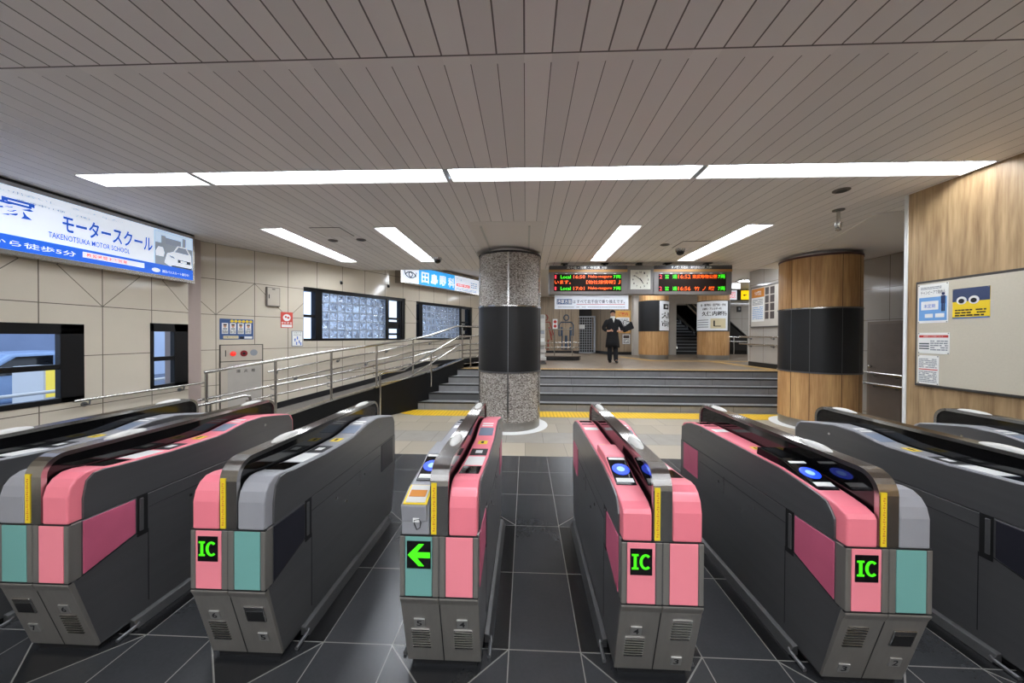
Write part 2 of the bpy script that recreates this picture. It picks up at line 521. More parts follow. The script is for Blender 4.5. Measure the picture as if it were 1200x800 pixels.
# left wall (local x = world Y)
wl = sframe('wall_left', (-5.36, 0, 0), PI / 2)
w1, w2 = (3.02, 3.952, 0.885, 1.80), (4.69, 5.235, 0.885, 1.845)
holed(MB(), -3.6, 5.245, 0, CH + 0.1, [w1, w2], 0, 0.25).build('panelling', wall_tile_l, wl)
struct(MB().box(-5.7, -5.42, 5.2, 5.52, 0, CH).build('trim_7', mat('pinkish_stone_reveal', (166, 150, 142), 0.4, 0, 0.05, 4)))
def sash_window(name, r, inner):
    w = sframe(name, (-5.36, 0, 0), PI / 2)
    x0, x1, z0, z1 = r
    f = MB()
    f.box(x0, x1, -0.012, 0.06, z0, z0 + 0.06).box(x0, x1, -0.012, 0.06, z1 - 0.12, z1).box(x0, x0 + 0.045, -0.012, 0.06, z0, z1).box(x1 - 0.215, x1, -0.012, 0.06, z0, z1)
    f.build('window_frame', blackm, w, 0.004)
    zm = (z0 + z1) / 2 - 0.04
    MB().box(x0 + 0.03, x1 - 0.2, -0.004, 0.06, zm - 0.03, zm + 0.03).build('meeting_rail', blackm, w, 0.003)
    MB().box(x0 + 0.04, x1 - 0.21, 0.012, 0.018, zm + 0.03, z1 - 0.11).build('pane', pane_m, w)
    MB().box(x0 + 0.04, x1 - 0.21, 0.028, 0.034, z0 + 0.05, zm - 0.02).build('pane', pane_m, w)
sash_window('window_1', w1, 0); sash_window('window_2', w2, 0)

# oblique left wall with the two glass block windows
wo = sframe('wall_left.001', OBL, OA)
g1, g2 = (1.47, 4.12, 1.56, 2.69), (4.50, 7.00, 1.56, 2.66)
holed(MB(), -0.32, 8.6, 0, HC + 0.1, [g1, g2], 0, 0.25).build('panelling', wall_tile_o, wo)
def block_window(name, r, bx0, bx1, ncol, lp, rp):
    w = sframe(name, OBL, OA)
    x0, x1, z0, z1 = r
    f = MB()
    f.box(x0, x1, 0.03, 0.22, z0, z0 + 0.05).box(x0, x1, 0.03, 0.22, z1 - 0.075, z1)
    f.box(x0, x0 + 0.02, 0.03, 0.22, z0, z1).box(x1 - 0.1, x1, 0.03, 0.22, z0, z1)
    f.box(lp[1], bx0, 0.03, 0.22, z0, z1).box(bx1, rp[0], 0.03, 0.22, z0, z1)
    f.build('window_frame', blackm, w, 0.004)
    zb0, zb1 = z0 + 0.05, z1 - 0.075
    cw, chh = (bx1 - bx0) / ncol, (zb1 - zb0) / 5
    g = MB(); m = MB()
    for i in range(ncol):
        for j in range(5):
            xa, xb, za, zb = bx0 + i * cw + 0.012, bx0 + (i + 1) * cw - 0.012, zb0 + j * chh + 0.012, zb0 + (j + 1) * chh - 0.012
            q = 0.028
            # rim, then a wavy pressed centre of tilted facets
            V = lambda x, y, z: g.bm.verts.new((x, y, z))
            o_ = [V(xa, .07, za), V(xb, .07, za), V(xb, .07, zb), V(xa, .07, zb)]
            n_ = [V(xa + q, .062, za + q), V(xb - q, .062, za + q), V(xb - q, .062, zb - q), V(xa + q, .062, zb - q)]
            cx_, cz_ = (xa + xb) / 2, (za + zb) / 2
            m_ = [V((n_[k].co.x + n_[(k + 1) % 4].co.x) / 2 + random.uniform(-.008, .008), .062 + random.uniform(-.004, .03), (n_[k].co.z + n_[(k + 1) % 4].co.z) / 2 + random.uniform(-.008, .008)) for k in range(4)]
            c_ = V(cx_ + random.uniform(-.02, .02), .062 + random.choice((.045, .06, -.006, .03)), cz_ + random.uniform(-.02, .02))
            for k in range(4):
                g._f([o_[k], o_[(k + 1) % 4], n_[(k + 1) % 4], m_[k]]); g._f([o_[k], m_[k], n_[k]])
                g._f([n_[k], m_[k], c_]); g._f([m_[k], n_[(k + 1) % 4], c_])
            b_ = [V(xa, .14, za), V(xb, .14, za), V(xb, .14, zb), V(xa, .14, zb)]
            for k in range(4): g._f([o_[k], b_[k], b_[(k + 1) % 4], o_[(k + 1) % 4]])
            g._f(b_)
    for i in range(ncol + 1): m.box(bx0 + i * cw - 0.011, bx0 + i * cw + 0.011, 0.07, 0.13, zb0, zb1)
    for j in range(6): m.box(bx0, bx1, 0.068, 0.132, zb0 + j * chh - 0.011, zb0 + j * chh + 0.011)
    g.build('glass_block', block_m, w); m.build('mortar', mortar_m, w)
    for k, (a, b) in enumerate((lp, rp)):
        q = MB()
        for z in ([2.09] if k == 0 else [2.13, 2.02, 1.72]): q.box(a - 0.01, b + 0.01, 0.05, 0.16, z - 0.028, z + 0.028)
        if k: q.box(a - 0.01, b + 0.01, 0.07, 0.15, 1.86, 2.0)
        q.box(a - 0.02, a, 0.04, 0.18, z0, z1).box(b, b + 0.03, 0.04, 0.18, z0, z1)
        q.build('sash', blackm, w, 0.003)
        MB().box(a, b, 0.11, 0.117, z0 + 0.04, z1 - 0.06).build('pane', pane_m, w)
block_window('window_3', g1, 1.88, 3.53, 9, (1.49, 1.73), (3.61, 3.97))
block_window('window_4', g2, 4.77, 6.39, 9, (4.52, 4.64), (6.47, 6.80))

# right side: oak wall, recess with the door, grey plaster wall
wr = sframe('wall_right', (4.2, 3.95, 0), -PI / 2)
MB().box(0, 7.6, 0, 0.16, 0, CH).build('boarding', wood_wall, wr)
MB().box(-0.03, 0.0, -0.012, 0.17, 0, CH).build('edge_trim', white, wr)
struct(MB().box(4.37, 6.9, 3.7, 3.9, 0, CH).build('wall_right.001', plaster_r))
wr2 = sframe('wall_right.002', (6.85, 11.05, 0), -PI / 2)
MB().box(.24, 7.3, 0, 0.22, 0, HC).build('panelling', wall_tile_b, wr2)
MB().box(.22, .24, -0.006, 0.226, 0, HC).build('corner_bead', offw, wr2)
struct(MB().box(.24, 2.0, -0.012, 0, LZ, LZ + 0.13).build('baseboard_right', black, loc=(6.85, 11.05, 0), rot=(0, 0, -PI / 2)))
struct(MB().box(-6.2, 7.4, -3.7, -3.5, 0, CH).build('wall_rear_blocker', stucco))  # unseen wall added to shut out daylight from behind

# outside the left windows
struct(MB().box(-40, -5.75, -30, 45, -0.35, -0.15).build('ground', mat('street_asphalt', (96, 106, 124), 0.7, 0, 0.15, 2)))
bl = thing('street_building', 'pale blue grey building across the street, seen through the left windows', 'building', (-17, 8, -0.15))
MB().box(-4, 0, -9, 8, 0, 9).build('wall', mat('street_building_wall', (190, 204, 226), 0.6, 0, 0.1, 1), bl)
for k in range(6):
    for j in range(2):
        MB().box(-0.02, 0.05, -8 + k * 2.6, -6.6 + k * 2.6, 1.0 + j * 3, 2.4 + j * 3).build('window', mat('street_window', (120, 138, 170), 0.15, 0, 0.2, 1), bl)
sg = thing('guard_fence', 'white street guard rail outside the small sash window', 'fence', (-8.5, 7.0, -0.15))
b = MB()
for k in range(6): b.tube([(0, -2 + k, 0), (0, -2 + k, 0.8)], 0.03, 8)
b.build('post', white, sg)
MB().tube([(0, -2.2, 0.8), (0, 3.2, 0.8)], 0.03, 8).tube([(0, -2.2, 0.45), (0, 3.2, 0.45)], 0.025, 8).build('rail', white, sg)
ut = thing('utility_pole', 'grey utility pole on the street outside the sash window', 'pole', (-10.2, 8.6, -0.15))
MB().tube([(0, 0, 0), (0, 0, 7)], 0.14, 12).build('shaft', grey_ink, ut, smooth=True)
MB().box(-0.16, 0.16, -0.19, -0.14, 1.6, 2.5).build('sign_plate', yellow, ut)

cr = thing('parked_car', 'pale blue car parked on the street outside the left sash window', 'car', (-12.3, 7.9, -0.15))
MB().prism([(-2.1, .28), (-2.1, .72), (-1.3, .86), (-.7, 1.38), (.7, 1.40), (1.4, .92), (2.05, .80), (2.1, .28)], 'x', -.82, .82).build('body', mat('pale_blue_car_paint', (150, 176, 214), .25, .2), cr, .06)
MB().prism([(-1.15, .90), (-.62, 1.31), (-.02, 1.32), (-.02, .92)], 'x', .815, .835).prism([(.04, .92), (.04, 1.32), (.62, 1.33), (1.2, .93)], 'x', .815, .835).build('side_window', blackg, cr)
for wy in (-1.3, 1.3):
    for wx in (-.84, .66): MB().prism([(wy + .31 * math.cos(k * PI / 12), .31 + .31 * math.sin(k * PI / 12)) for k in range(24)], 'x', wx, wx + .18).build('wheel', black, cr, .02)
vm = thing('lit_vending_machine', 'yellow lit machine on the street outside the left sash window', 'vending machine', (-10.4, 6.95, -0.15))
MB().box(-.35, .35, -.2, .2, 0, 1.15).build('case', white, vm, .02)
MB().box(.35, .36, -.16, .16, .5, 1.1).build('lit_front', glow('lit_machine_front', (250, 225, 90), .35), vm); MB().box(.35, .37, -.12, .12, .2, .4).build('tray', black, vm)

# stairs up to the landing
st = sframe('stairs', (0, 0, 0), 0)
for k in range(5):
    y = 7.76 + 0.29 * k; z = 0.163 * (k + 1)
    xl = -2.72 + 0.19 * k
    p = MB().box(xl, 6.85, y, 9.2 + 0.02, z - 0.163, z).build('step', step_m, st)
    MB().box(xl, 6.85, y - 0.008, y + 0.045, z - 0.026, z + 0.003).build('nosing', black, p)
struct(MB().prism([(-2.6, 9.2), (6.85, 9.2), (6.85, 11.05), (14, 11.05), (14, 24), (-2.6, 24), (-2.6, 13.5)], 'z', LZ - 0.15, LZ).build('floor.001', landing_m))
struct(MB().box(-1.7, 6.85, 8.99, 9.29, LZ, LZ + 0.004).build('trim_8', tact_t))
tb = MB()
tb.prism([(3.85, 15.0), (4.2, 15.0), (4.75, 12.75), (8.6, 12.75), (8.6, 12.4), (4.45, 12.4)], 'z', LZ, LZ + 0.004)
tb.prism([(6.45, 12.39), (6.8, 12.39), (6.8, 9.3), (6.45, 9.3)], 'z', LZ, LZ + 0.004)
struct(tb.build('trim_9', tact_t))

# ramp along the oblique wall
rp = sframe('ramp', OBL, OA)
prof = [(-1.1, 0.0), (-0.5, 0.05), (3.1, 0.51), (4.84, LZ)]
def rz(s):
    for (a, za), (c, zc) in zip(prof, prof[1:]):
        if s <= c: return max(0, za + (zc - za) * (s - a) / (c - a))
    return LZ
MB().prism([(-0.25, 0)] + [(s, rz(s)) for s in (-0.25, 0.6, 1.5, 3.1, 4.84)] + [(8.5, LZ), (8.5, 0)], 'y', -1.36, 0).build('deck', ramp_m, rp)
MB().prism([(-1.1, 0), (-0.5, 0.0)] + [(4.84, 0), (4.84, LZ + 0.24), (3.75, 0.83), (2.85, 0.72), (2.2, 0.63), (1.23, 0.50), (0.6, 0.39), (-0.5, 0.20), (-1.1, 0.12)], 'y', -1.46, -1.36).build('side_wall', mat('polished_black_stone', (16, 16, 17), 0.5, 0, 0.2, 5, spec=0.25), rp)
MB().prism([(4.84, LZ + 0.24), (3.75, 0.83), (2.85, 0.72), (2.2, 0.63), (1.23, 0.50), (0.6, 0.39), (-0.5, 0.20), (-0.5, 0.225), (0.6, 0.415), (1.23, 0.525), (2.2, 0.655), (2.85, 0.745), (3.75, 0.855), (4.84, LZ + 0.265)], 'y', -1.475, -1.345).build('coping', steel_l, rp)
sk = [(s, rz(s)) for s in (-0.25, 1.2, 3.1, 4.84, 8.5)]
struct(MB().prism(sk + [(s, z + 0.12) for s, z in sk[::-1]], 'y', -0.012, -0.001).build('baseboard_left', black, loc=OBL, rot=(0, 0, OA)))

# ------------------------------------------------------------------ back of the landing
wb = sframe('wall_back', (0, 17.5, 0), 0)
MB().box(-3.2, 2.70, 0, 0.2, LZ, HC).build('boarding', wood_back, wb)
MB().box(-3.2, 2.70, -0.012, 0, LZ, LZ + 0.14).build('skirting', black, wb)
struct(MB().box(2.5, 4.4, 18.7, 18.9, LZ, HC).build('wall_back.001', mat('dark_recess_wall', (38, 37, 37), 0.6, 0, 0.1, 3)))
w_ = MB().prism([(3.55, 18.7), (4.05, 16.6), (5.05, 16.6), (5.05, 16.9), (4.3, 16.9), (3.8, 18.7)], 'z', LZ, HC).build('wall_back.002', wood_back); struct(w_)
MB().prism([(3.535, 18.6), (4.04, 16.585), (5.05, 16.585), (5.05, 16.6), (4.05, 16.6), (3.55, 18.65)], 'z', LZ, LZ + 0.14).build('skirting', black, w_)
struct(MB().box(5.05, 5.45, 16.3, 17.0, LZ, HC).build('wall_back.003', stucco))
struct(MB().box(5.45, 7.0, 17.2, 17.4, LZ, HC).build('wall_back.004', wood_back))
struct(MB().box(6.98, 7.28, 16.9, 17.7, LZ, HC).build('wall_back.005', stucco))
struct(MB().box(6.9, 9.3, 16.85, 17.7, 3.28, HC).build('wall_back.006', stucco))
struct(MB().box(7.0, 14, 22.5, 22.7, LZ, 8).build('wall_back.007', stucco))
struct(MB().box(9.2, 14, 18.2, 18.4, LZ, HC).build('wall_back.008', wall_tile_b))
struct(MB().box(-3.2, -3.0, 12.5, 17.6, LZ, HC).build('wall_left.002', stucco))
struct(MB().box(13.9, 14.0, 11.0, 18.3, LZ, HC).build('wall_right.003', stucco))
struct(MB().box(7.07, 14, 10.70, 10.80, LZ, HC).build('wall_right.004', stucco))
ss = sframe('stairs.001', (0, 0, 0), 0)
for k in range(18):
    p = MB().box(7.28, 9.2, 17.4 + 0.28 * k, 22.5, LZ + 0.165 * k, LZ + 0.165 * (k + 1)).build('step', black, ss)
    MB().box(7.28, 9.2, 17.385 + 0.28 * k, 17.45 + 0.28 * k, LZ + 0.165 * (k + 1) - 0.02, LZ + 0.165 * (k + 1) + 0.004).build('nosing', grey_ink, p)

# ------------------------------------------------------------------ ceiling lamps
def lamp(name, x0, x1, y0, y1, along, label, group):
    """recessed trough: dark-free reflector sides and a glowing diffuser at the top"""
    cx, cy = (x0 + x1) / 2, (y0 + y1) / 2
    t = thing(name, label, 'ceiling light', (cx, cy, CH), 0, group)
    hx, hy, d = (x1 - x0) / 2, (y1 - y0) / 2, 0.085
    ix, iy = (hx - 0.02, hy - 0.07) if along == 'x' else (hx - 0.075, hy - 0.02)
    b = MB(); B = b.bm
    o_ = [(-hx, -hy), (hx, -hy), (hx, hy), (-hx, hy)]; i_ = [(-ix, -iy), (ix, -iy), (ix, iy), (-ix, iy)]
    lo = [B.verts.new((x, y, -0.004)) for x, y in o_]; hi = [B.verts.new((x, y, d)) for x, y in i_]
    for k in range(4): b._f([lo[k], lo[(k + 1) % 4], hi[(k + 1) % 4], hi[k]])
    o = b.build('reflector', mat('white_lamp_reflector', (240, 240, 240), 0.4, 0, 0.02, 4), t)
    MB().box(-hx - 0.01, hx + 0.01, -hy - 0.01, hy + 0.01, d + 0.004, d + 0.02).build('housing', offw, t)
    MB().box(-ix, ix, -iy, iy, d - 0.012, d).build('diffuser', lamp_m, t)
    for sg_ in (-1, 1):
        q = MB()
        if along == 'x': q.box(sg_ * hx, sg_ * (hx - .014), -hy, hy, -.008, d)
        else: q.box(-hx, hx, sg_ * hy, sg_ * (hy - .014), -.008, d)
        q.build('end_cap', offw, t)
    return t
names = ['short left end section of the long ceiling light running across the hall', 'second section from the left of the long cross ceiling light',
         'middle right section of the long cross ceiling light', 'right end section of the long cross ceiling light reaching the oak wall']
for (a, c), n in zip(cross, names): lamp('ceiling_light', a, c, LY0, LY1, 'x', n, 'sections of the long cross ceiling light')
names = ['short ceiling light strip nearest the cream left wall', 'short ceiling light strip just left of the stone mosaic column',
         'short ceiling light strip above the clock between the departure boards', 'short ceiling light strip nearest the oak clad column']
for (a, c), n in zip(small, names): lamp('ceiling_light_strip', a, c, SY0, SY1, 'y', n, 'short ceiling light strips pointing to the stairs')
for k, (x, y, lx, n) in enumerate([(-0.5, 14.0, 1.2, 'ceiling light over the landing behind the mosaic column'), (10.6, 14.5, 0.6, 'small ceiling light over the corridor right of the departure boards'), (4.5, 13.0, 1.2, 'ceiling light over the landing hidden behind the departure boards'), (8.0, 12.2, 1.2, 'ceiling light over the landing behind the oak column'), (-0.9, 9.2, 2.4, 'unseen fill light added over the top of the stairs, left of three'), (2.4, 9.2, 2.4, 'unseen fill light added over the top of the stairs, middle of three'), (5.3, 9.2, 2.4, 'unseen fill light added over the top of the stairs, right of three'), (2.2, 13.2, 1.2, 'unseen fill light added over the landing above the walking person'), (1.9, 15.6, 1.2, 'unseen fill light added in front of the wooden wall with the outlined figures'), (4.5, 15.4, 1.2, 'unseen fill light added in front of the orange poster wall'), (8.2, 18.7, 1.0, 'unseen fill light added inside the stairwell between the back columns'), (11.8, 13.2, 2.0, 'unseen fill light added in the corridor behind the grey wall, nearer of two'), (12.4, 16.0, 2.0, 'unseen fill light added in the corridor behind the grey wall, further of two')]):  # most of these lamps are unseen and added to brighten landing and back walls
    t = thing('landing_light', n, 'ceiling light', (x, y, HC), 0, 'lights over the landing')
    MB().box(-lx / 2, lx / 2, -0.14, 0.14, -0.05, -.004).build('housing', offw, t)
    MB().box(-lx / 2 + 0.03, lx / 2 - 0.03, -0.11, 0.11, -0.06, -0.05).build('diffuser', lamp_m, t)
for k, y in enumerate((-0.6, -2.4)):  # unseen lamp rows added behind the camera to light the gate fronts
    for j, (a, c) in enumerate([(-3.8, -1.3), (-1.25, 1.25), (1.3, 3.8)]):
        t = thing('entrance_fill_light', '%s fill light of the %s unseen row added over the gate entrance' % (['left', 'middle', 'right'][j], ['nearer', 'further'][k]), 'ceiling light', ((a + c) / 2, y, CH - .004), 0, 'unseen fill lights over the gate entrance')
        MB().box((a - c) / 2, (c - a) / 2, -0.13, 0.13, -0.05, 0).build('housing', offw, t)
        MB().box((a - c) / 2 + 0.03, (c - a) / 2 - 0.03, -0.1, 0.1, -0.06, -0.05).build('diffuser', lamp_m, t)

# ------------------------------------------------------------------ ticket gates
ENTRY = [(0, .735), (0, .862), (.012, .88), (.05, .898), (.12, .912), (.25, .93), (.40, .945), (1.0, .948), (1.3, .951), (1.45, .938), (1.53, .918), (1.61, .895), (1.64, .86), (1.65, .735)]
EXIT = [(0, .735), (0, .87), (.012, .918), (.035, .952), (.07, .972), (.11, .975), (.2, .962), (.5, .945), (.82, .945), (.90, .952), (.98, .968), (1.08, .986), (1.25, .988), (1.45, .955), (1.58, .93), (1.625, .905), (1.648, .86), (1.65, .735)]
def ztop(pf, y):
    for (a, za), (c, zc) in zip(pf[1:], pf[2:]):
        if a <= y <= c and c > a: return za + (zc - za) * (y - a) / (c - a)
    return .9
TILT = 0.2766
def toe(z): return .0085 + (.40 - z) * (.105 / .37)
def slab(pf, xa, xb, ya, yb, h=.002, th=.004):
    za, zb = ztop(pf, ya), ztop(pf, yb)
    return MB().hexa([(xa, ya, za - th), (xb, ya, za - th), (xb, yb, zb - th), (xa, yb, zb - th)], [(xa, ya, za + h), (xb, ya, za + h), (xb, yb, zb + h), (xa, yb, zb + h)])

def ic_sign(p, x0, x1, z0, z1, y):
    MB().box(x0, x1, y, y + .01, z0, z1).build('display', blackg, p)
    w, h = x1 - x0, z1 - z0
    b = MB(); a, c = z0 + .22 * h, z1 - .2 * h
    yl = y - .002
    b.box(x0 + .07 * w, x0 + .37 * w, yl, y, a, a + .07 * h).box(x0 + .07 * w, x0 + .37 * w, yl, y, c - .07 * h, c).box(x0 + .155 * w, x0 + .285 * w, yl, y, a, c)
    cx, cz, R, r = x0 + .70 * w, (a + c) / 2, .28 * w, .15 * w
    n = 20; pts = []
    for k in range(n + 1):
        t = math.radians(48 + 264 * k / n); pts.append((cx + R * math.cos(t), cz + (c - a) / 2 * math.sin(t)))
    for k in range(n, -1, -1):
        t = math.radians(48 + 264 * k / n); pts.append((cx + r * math.cos(t), cz + ((c - a) / 2 - .08 * h) * math.sin(t)))
    for k in range(n):
        b.prism([pts[k], pts[k + 1], pts[2 * n - k], pts[2 * n + 1 - k]], 'y', yl, y)
    b.build('lettering', ic_g, p)
def arrow_sign(p, x0, x1, z0, z1, y):
    MB().box(x0, x1, y, y + .01, z0, z1).build('display', blackg, p)
    w, h = x1 - x0, z1 - z0; X = lambda u: x0 + u * w; Z = lambda v: z0 + v * h
    b = MB()
    b.prism([(X(.04), Z(.5)), (X(.5), Z(.9)), (X(.72), Z(.9)), (X(.42), Z(.6)), (X(.97), Z(.6)), (X(.97), Z(.4)), (X(.42), Z(.4)), (X(.72), Z(.1)), (X(.5), Z(.1))], 'y', y - .002, y)
    b.build('arrow', ic_g, p)

def half(t, sd, colour, kind, panel, display, number, low_number=False, coin=False, slot=False, reader=None):
    pf = ENTRY if kind == 'entry' else EXIT
    cm = pink if colour == 'pink' else grey_c
    X = lambda v: sd * v
    cap = MB().prism(pf, 'x', X(.047), X(.180)).build('top_cover', cm, t, 0.008)
    # side cover plate with its rounded front corner
    sp = [(.055, .737), (.055, pf[1][1] - .03), (.07, ztop(pf, .08) - .045), (.10, ztop(pf, .12) - .016), (.15, ztop(pf, .15) - .008)] + [(y, z - .008) for y, z in pf if .16 < y < 1.6] + [(1.625, .86), (1.63, .737)]
    MB().prism(sp, 'x', X(.176), X(.189)).build('side_cover', steel, t, 0.003)
    # lower side: coloured panel, handle recess, rear panel, seams
    sm = pink_s if colour == 'pink' else navy_s
    MB().prism([(.055, .455), (.29, .53), (.29, .726), (.055, .726)], 'x', X(.183), X(.190)).build('side_panel', sm, t, 0.003)
    MB().box(X(.184), X(.188), .30, .355, .5, .745).build('recess', black, t)
    MB().box(X(.184), X(.193), .31, .33, .53, .72).build('pull_handle', steel, t, 0.003)
    MB().box(X(.183), X(.189), 1.33, 1.585, .49, .722).build('rear_panel', sm, t, 0.003)
    b = MB()
    b.box(X(.184), X(.1863), .36, 1.62, .7325, .7365); b.build('seam', black, t); b = MB(); b.box(X(.184), X(.1863), .36, 1.30, .648, .651); b.build('seam', black, t); b = MB(); b.box(X(.184), X(.1863), .358, .361, .09, .52); b.build('seam', black, t); b = MB()
    b.prism([(.03, .440), (.30, .522), (.30, .526), (.03, .444)], 'x', X(.184), X(.1863))
    b.build('seam', black, t)
    b = MB()
    for y, z in ((.62, .60), (.75, .52), (1.28, .9), (1.02, .60)):
        b.prism([(y + .010 * math.cos(k * PI / 5), z + .010 * math.sin(k * PI / 5)) for k in range(10)], 'x', X(.184), X(.1885 if z < .7 else .1905))
    b.box(X(.184), X(.187), .95, .955, .54, .66)
    b.build('lock', steel_l, t)
    # front: corner posts, panel, display
    MB().box(X(.164), X(.187), -.004, .05, .445, .732).build('front_post', steel_f, t, 0.004)
    MB().box(X(.002), X(.030), -.004, .012, .445, .732).build('centre_post', steel_f, t, 0.003)
    MB().prism([(-.004, .438), (-.004, .43), (.0105, .40), (.1149, .032), (.128, .032), (.03, .40), (.02, .438)], 'x', X(.002), X(.187)).build('toe_plate', steel_f, t, 0.002)
    pm = pink_p if panel == 'pink' else teal
    MB().box(X(.033), X(.161), -.0035, .01, .447, .729).build('front_panel', pm, t, 0.002)
    a, c = sorted((X(.040), X(.156)))
    if display == 'ic': ic_sign(t, *( (a, a + .100) if sd > 0 else (a + .008, a + .108)), .582, .704, -.006)
    if display == 'arrow': arrow_sign(t, a + .004, c + .002, .58, .71, -.006)
    # toe: grille, number plate, coin tray
    xm = X(.105)
    g = MB()
    n = 8; gz = .30 if low_number else (.185 if not low_number else 0)
    if coin: gz = None
    if gz:
        for k in range(n): g.box(-.045, .045, -.0025, .004, (k - n / 2) * .0165, (k - n / 2) * .0165 + .008)
        g.build('grille', steel_l, t, loc=(xm, toe(gz), gz), rot=(TILT, 0, 0))
    else:
        zc = .30
        MB().box(-.05, .05, -.004, .004, -.05, .045).build('tray_frame', steel_l, t, 0.003, loc=(xm, toe(zc), zc), rot=(TILT, 0, 0))
        MB().box(-.042, .042, -.006, .004, -.045, .02).build('coin_tray', black, t, 0.002, loc=(xm, toe(zc), zc), rot=(TILT, 0, 0))
    zn = .10 if low_number else (.15 if coin else .285)
    xn = xm + (0 if not coin else X(.01))
    npl = MB().box(-.026, .026, -.004, .004, -.026, .026).build('number_plate', plate_m, t, 0.002, loc=(xn, toe(zn), zn), rot=(TILT, 0, 0))
    letters('numeral', number, -.013, .013, -.017, .017, -.0046, ink, npl, 0.02)
    # things on the top
    x0, x1 = sorted((X(.062), X(.165)))
    if kind == 'entry':
        bm_ = {'black': blackg, 'pink': pink, 'grey': grey_c}[reader]
        rd = MB().prism([(.13, .90), (.155, .915), (.42, .99), (.62, .99), (.63, .90)], 'x', X(.056), X(.172)).build('card_reader', bm_, t, 0.006)
        ang = math.atan2(.075, .265)
        pl = MB().box(-.052, .052, -.125, .105, -.004, .003).build('reader_plate', blackg, rd, 0.002, loc=(X(.114), .293, .9555), rot=(ang, 0, 0))
        MB().lathe([(.020, .0032), (.020, .006), (.046, .006), (.046, .0032)], 0, -.005, 36).build('reader_ring', disc_b, pl)
        MB().lathe([(.001, .0032), (.001, .0065), (.021, .0065), (.021, .0032)], 0, -.005, 24).build('reader_mark', disc_w, pl)
        MB().box(-.044, .044, .078, .096, .0025, .005).build('caption_strip', white, pl); MB().box(-.044, .044, -.108, -.078, .0025, .005).build('caption_strip', white, pl)
        slab(pf, x0, x1, 1.10, 1.17).build('label_strip', white, t)
        slab(pf, x0, x1, 1.26, 1.42).build('window', blackg, t)
        slab(pf, x0 + .03, x1 - .03, .70, .75).build('sticker', yellow, t)
        slab(pf, x0 + .045, x1 - .05, .71, .735, .003).build('sticker_mark', ink, t)
        if slot:
            sl = MB().prism([(-.004, .80), (-.02, .885), (.10, .925), (.125, .90), (.125, .80)], 'x', X(.056), X(.178)).build('ticket_slot', grey_c, t, 0.006)
            MB().hexa([(x0 - .002, -.016, .888), (x1 + .008, -.016, .888), (x1 + .008, .10, .926), (x0 - .002, .10, .926)], [(x0 - .002, -.017, .893), (x1 + .008, -.017, .893), (x1 + .008, .099, .931), (x0 - .002, .099, .931)]).build('yellow_surround', yellow, sl)
            MB().hexa([(x0 + .008, -.01, .892), (x1 - .002, -.01, .892), (x1 - .002, .09, .925), (x0 + .008, .09, .925)], [(x0 + .008, -.012, .899), (x1 - .002, -.012, .899), (x1 - .002, .089, .934), (x0 + .008, .089, .934)]).build('slot_face', offw, sl)
            MB().hexa([(x0 + .014, .02, .905), (x1 - .01, .02, .905), (x1 - .01, .06, .918), (x0 + .014, .06, .918)], [(x0 + .014, .018, .912), (x1 - .01, .018, .912), (x1 - .01, .058, .925), (x0 + .014, .058, .925)]).build('slot_mouth', orange_ink, sl)
            MB().box(xm - .018, xm + .012, -.008, .0, .80, .868).build('ticket_pictogram', white, sl)
            MB().prism([(xm - .003, .862), (xm - .012, .850), (xm + .006, .850)], 'y', -.009, -.008).box(xm - .006, xm, -.009, -.008, .835, .851).build('pictogram_arrow', ink, sl)
            MB().tube([(xm - .010, -.006, .79), (xm - .012, -.008, .81), (xm + .012, -.008, .815), (xm + .02, -.008, .80), (xm + .016, -.008, .775), (xm, -.006, .765), (xm - .010, -.006, .79)], .002, 6).build('pictogram_hand', ink, sl)
    else:
        slab(pf, x0, x1, .16, .29).build('window', blackg, t)
        slab(pf, x0, x1, .31, .47).build('label_strip', white, t)
        slab(pf, x0, x1, .50, .62).build('dark_label', black, t)
        slab(pf, x0 + .03, x1 - .03, .535, .585, .003).build('label_mark', white, t)
        slab(pf, x0 + .02, x1 - .02, .72, .79).build('sticker', yellow, t)
        slab(pf, x0 + .04, x1 - .045, .735, .775, .003).build('sticker_mark', ink, t)
        slab(pf, x0, x1, .90, 1.02).build('window', mat('bluish_grey_label', (120, 132, 150), 0.3, 0, 0.05, 5), t)
        slab(pf, x0 + .01, x1 - .01, 1.05, 1.12).build('label_strip', white, t)

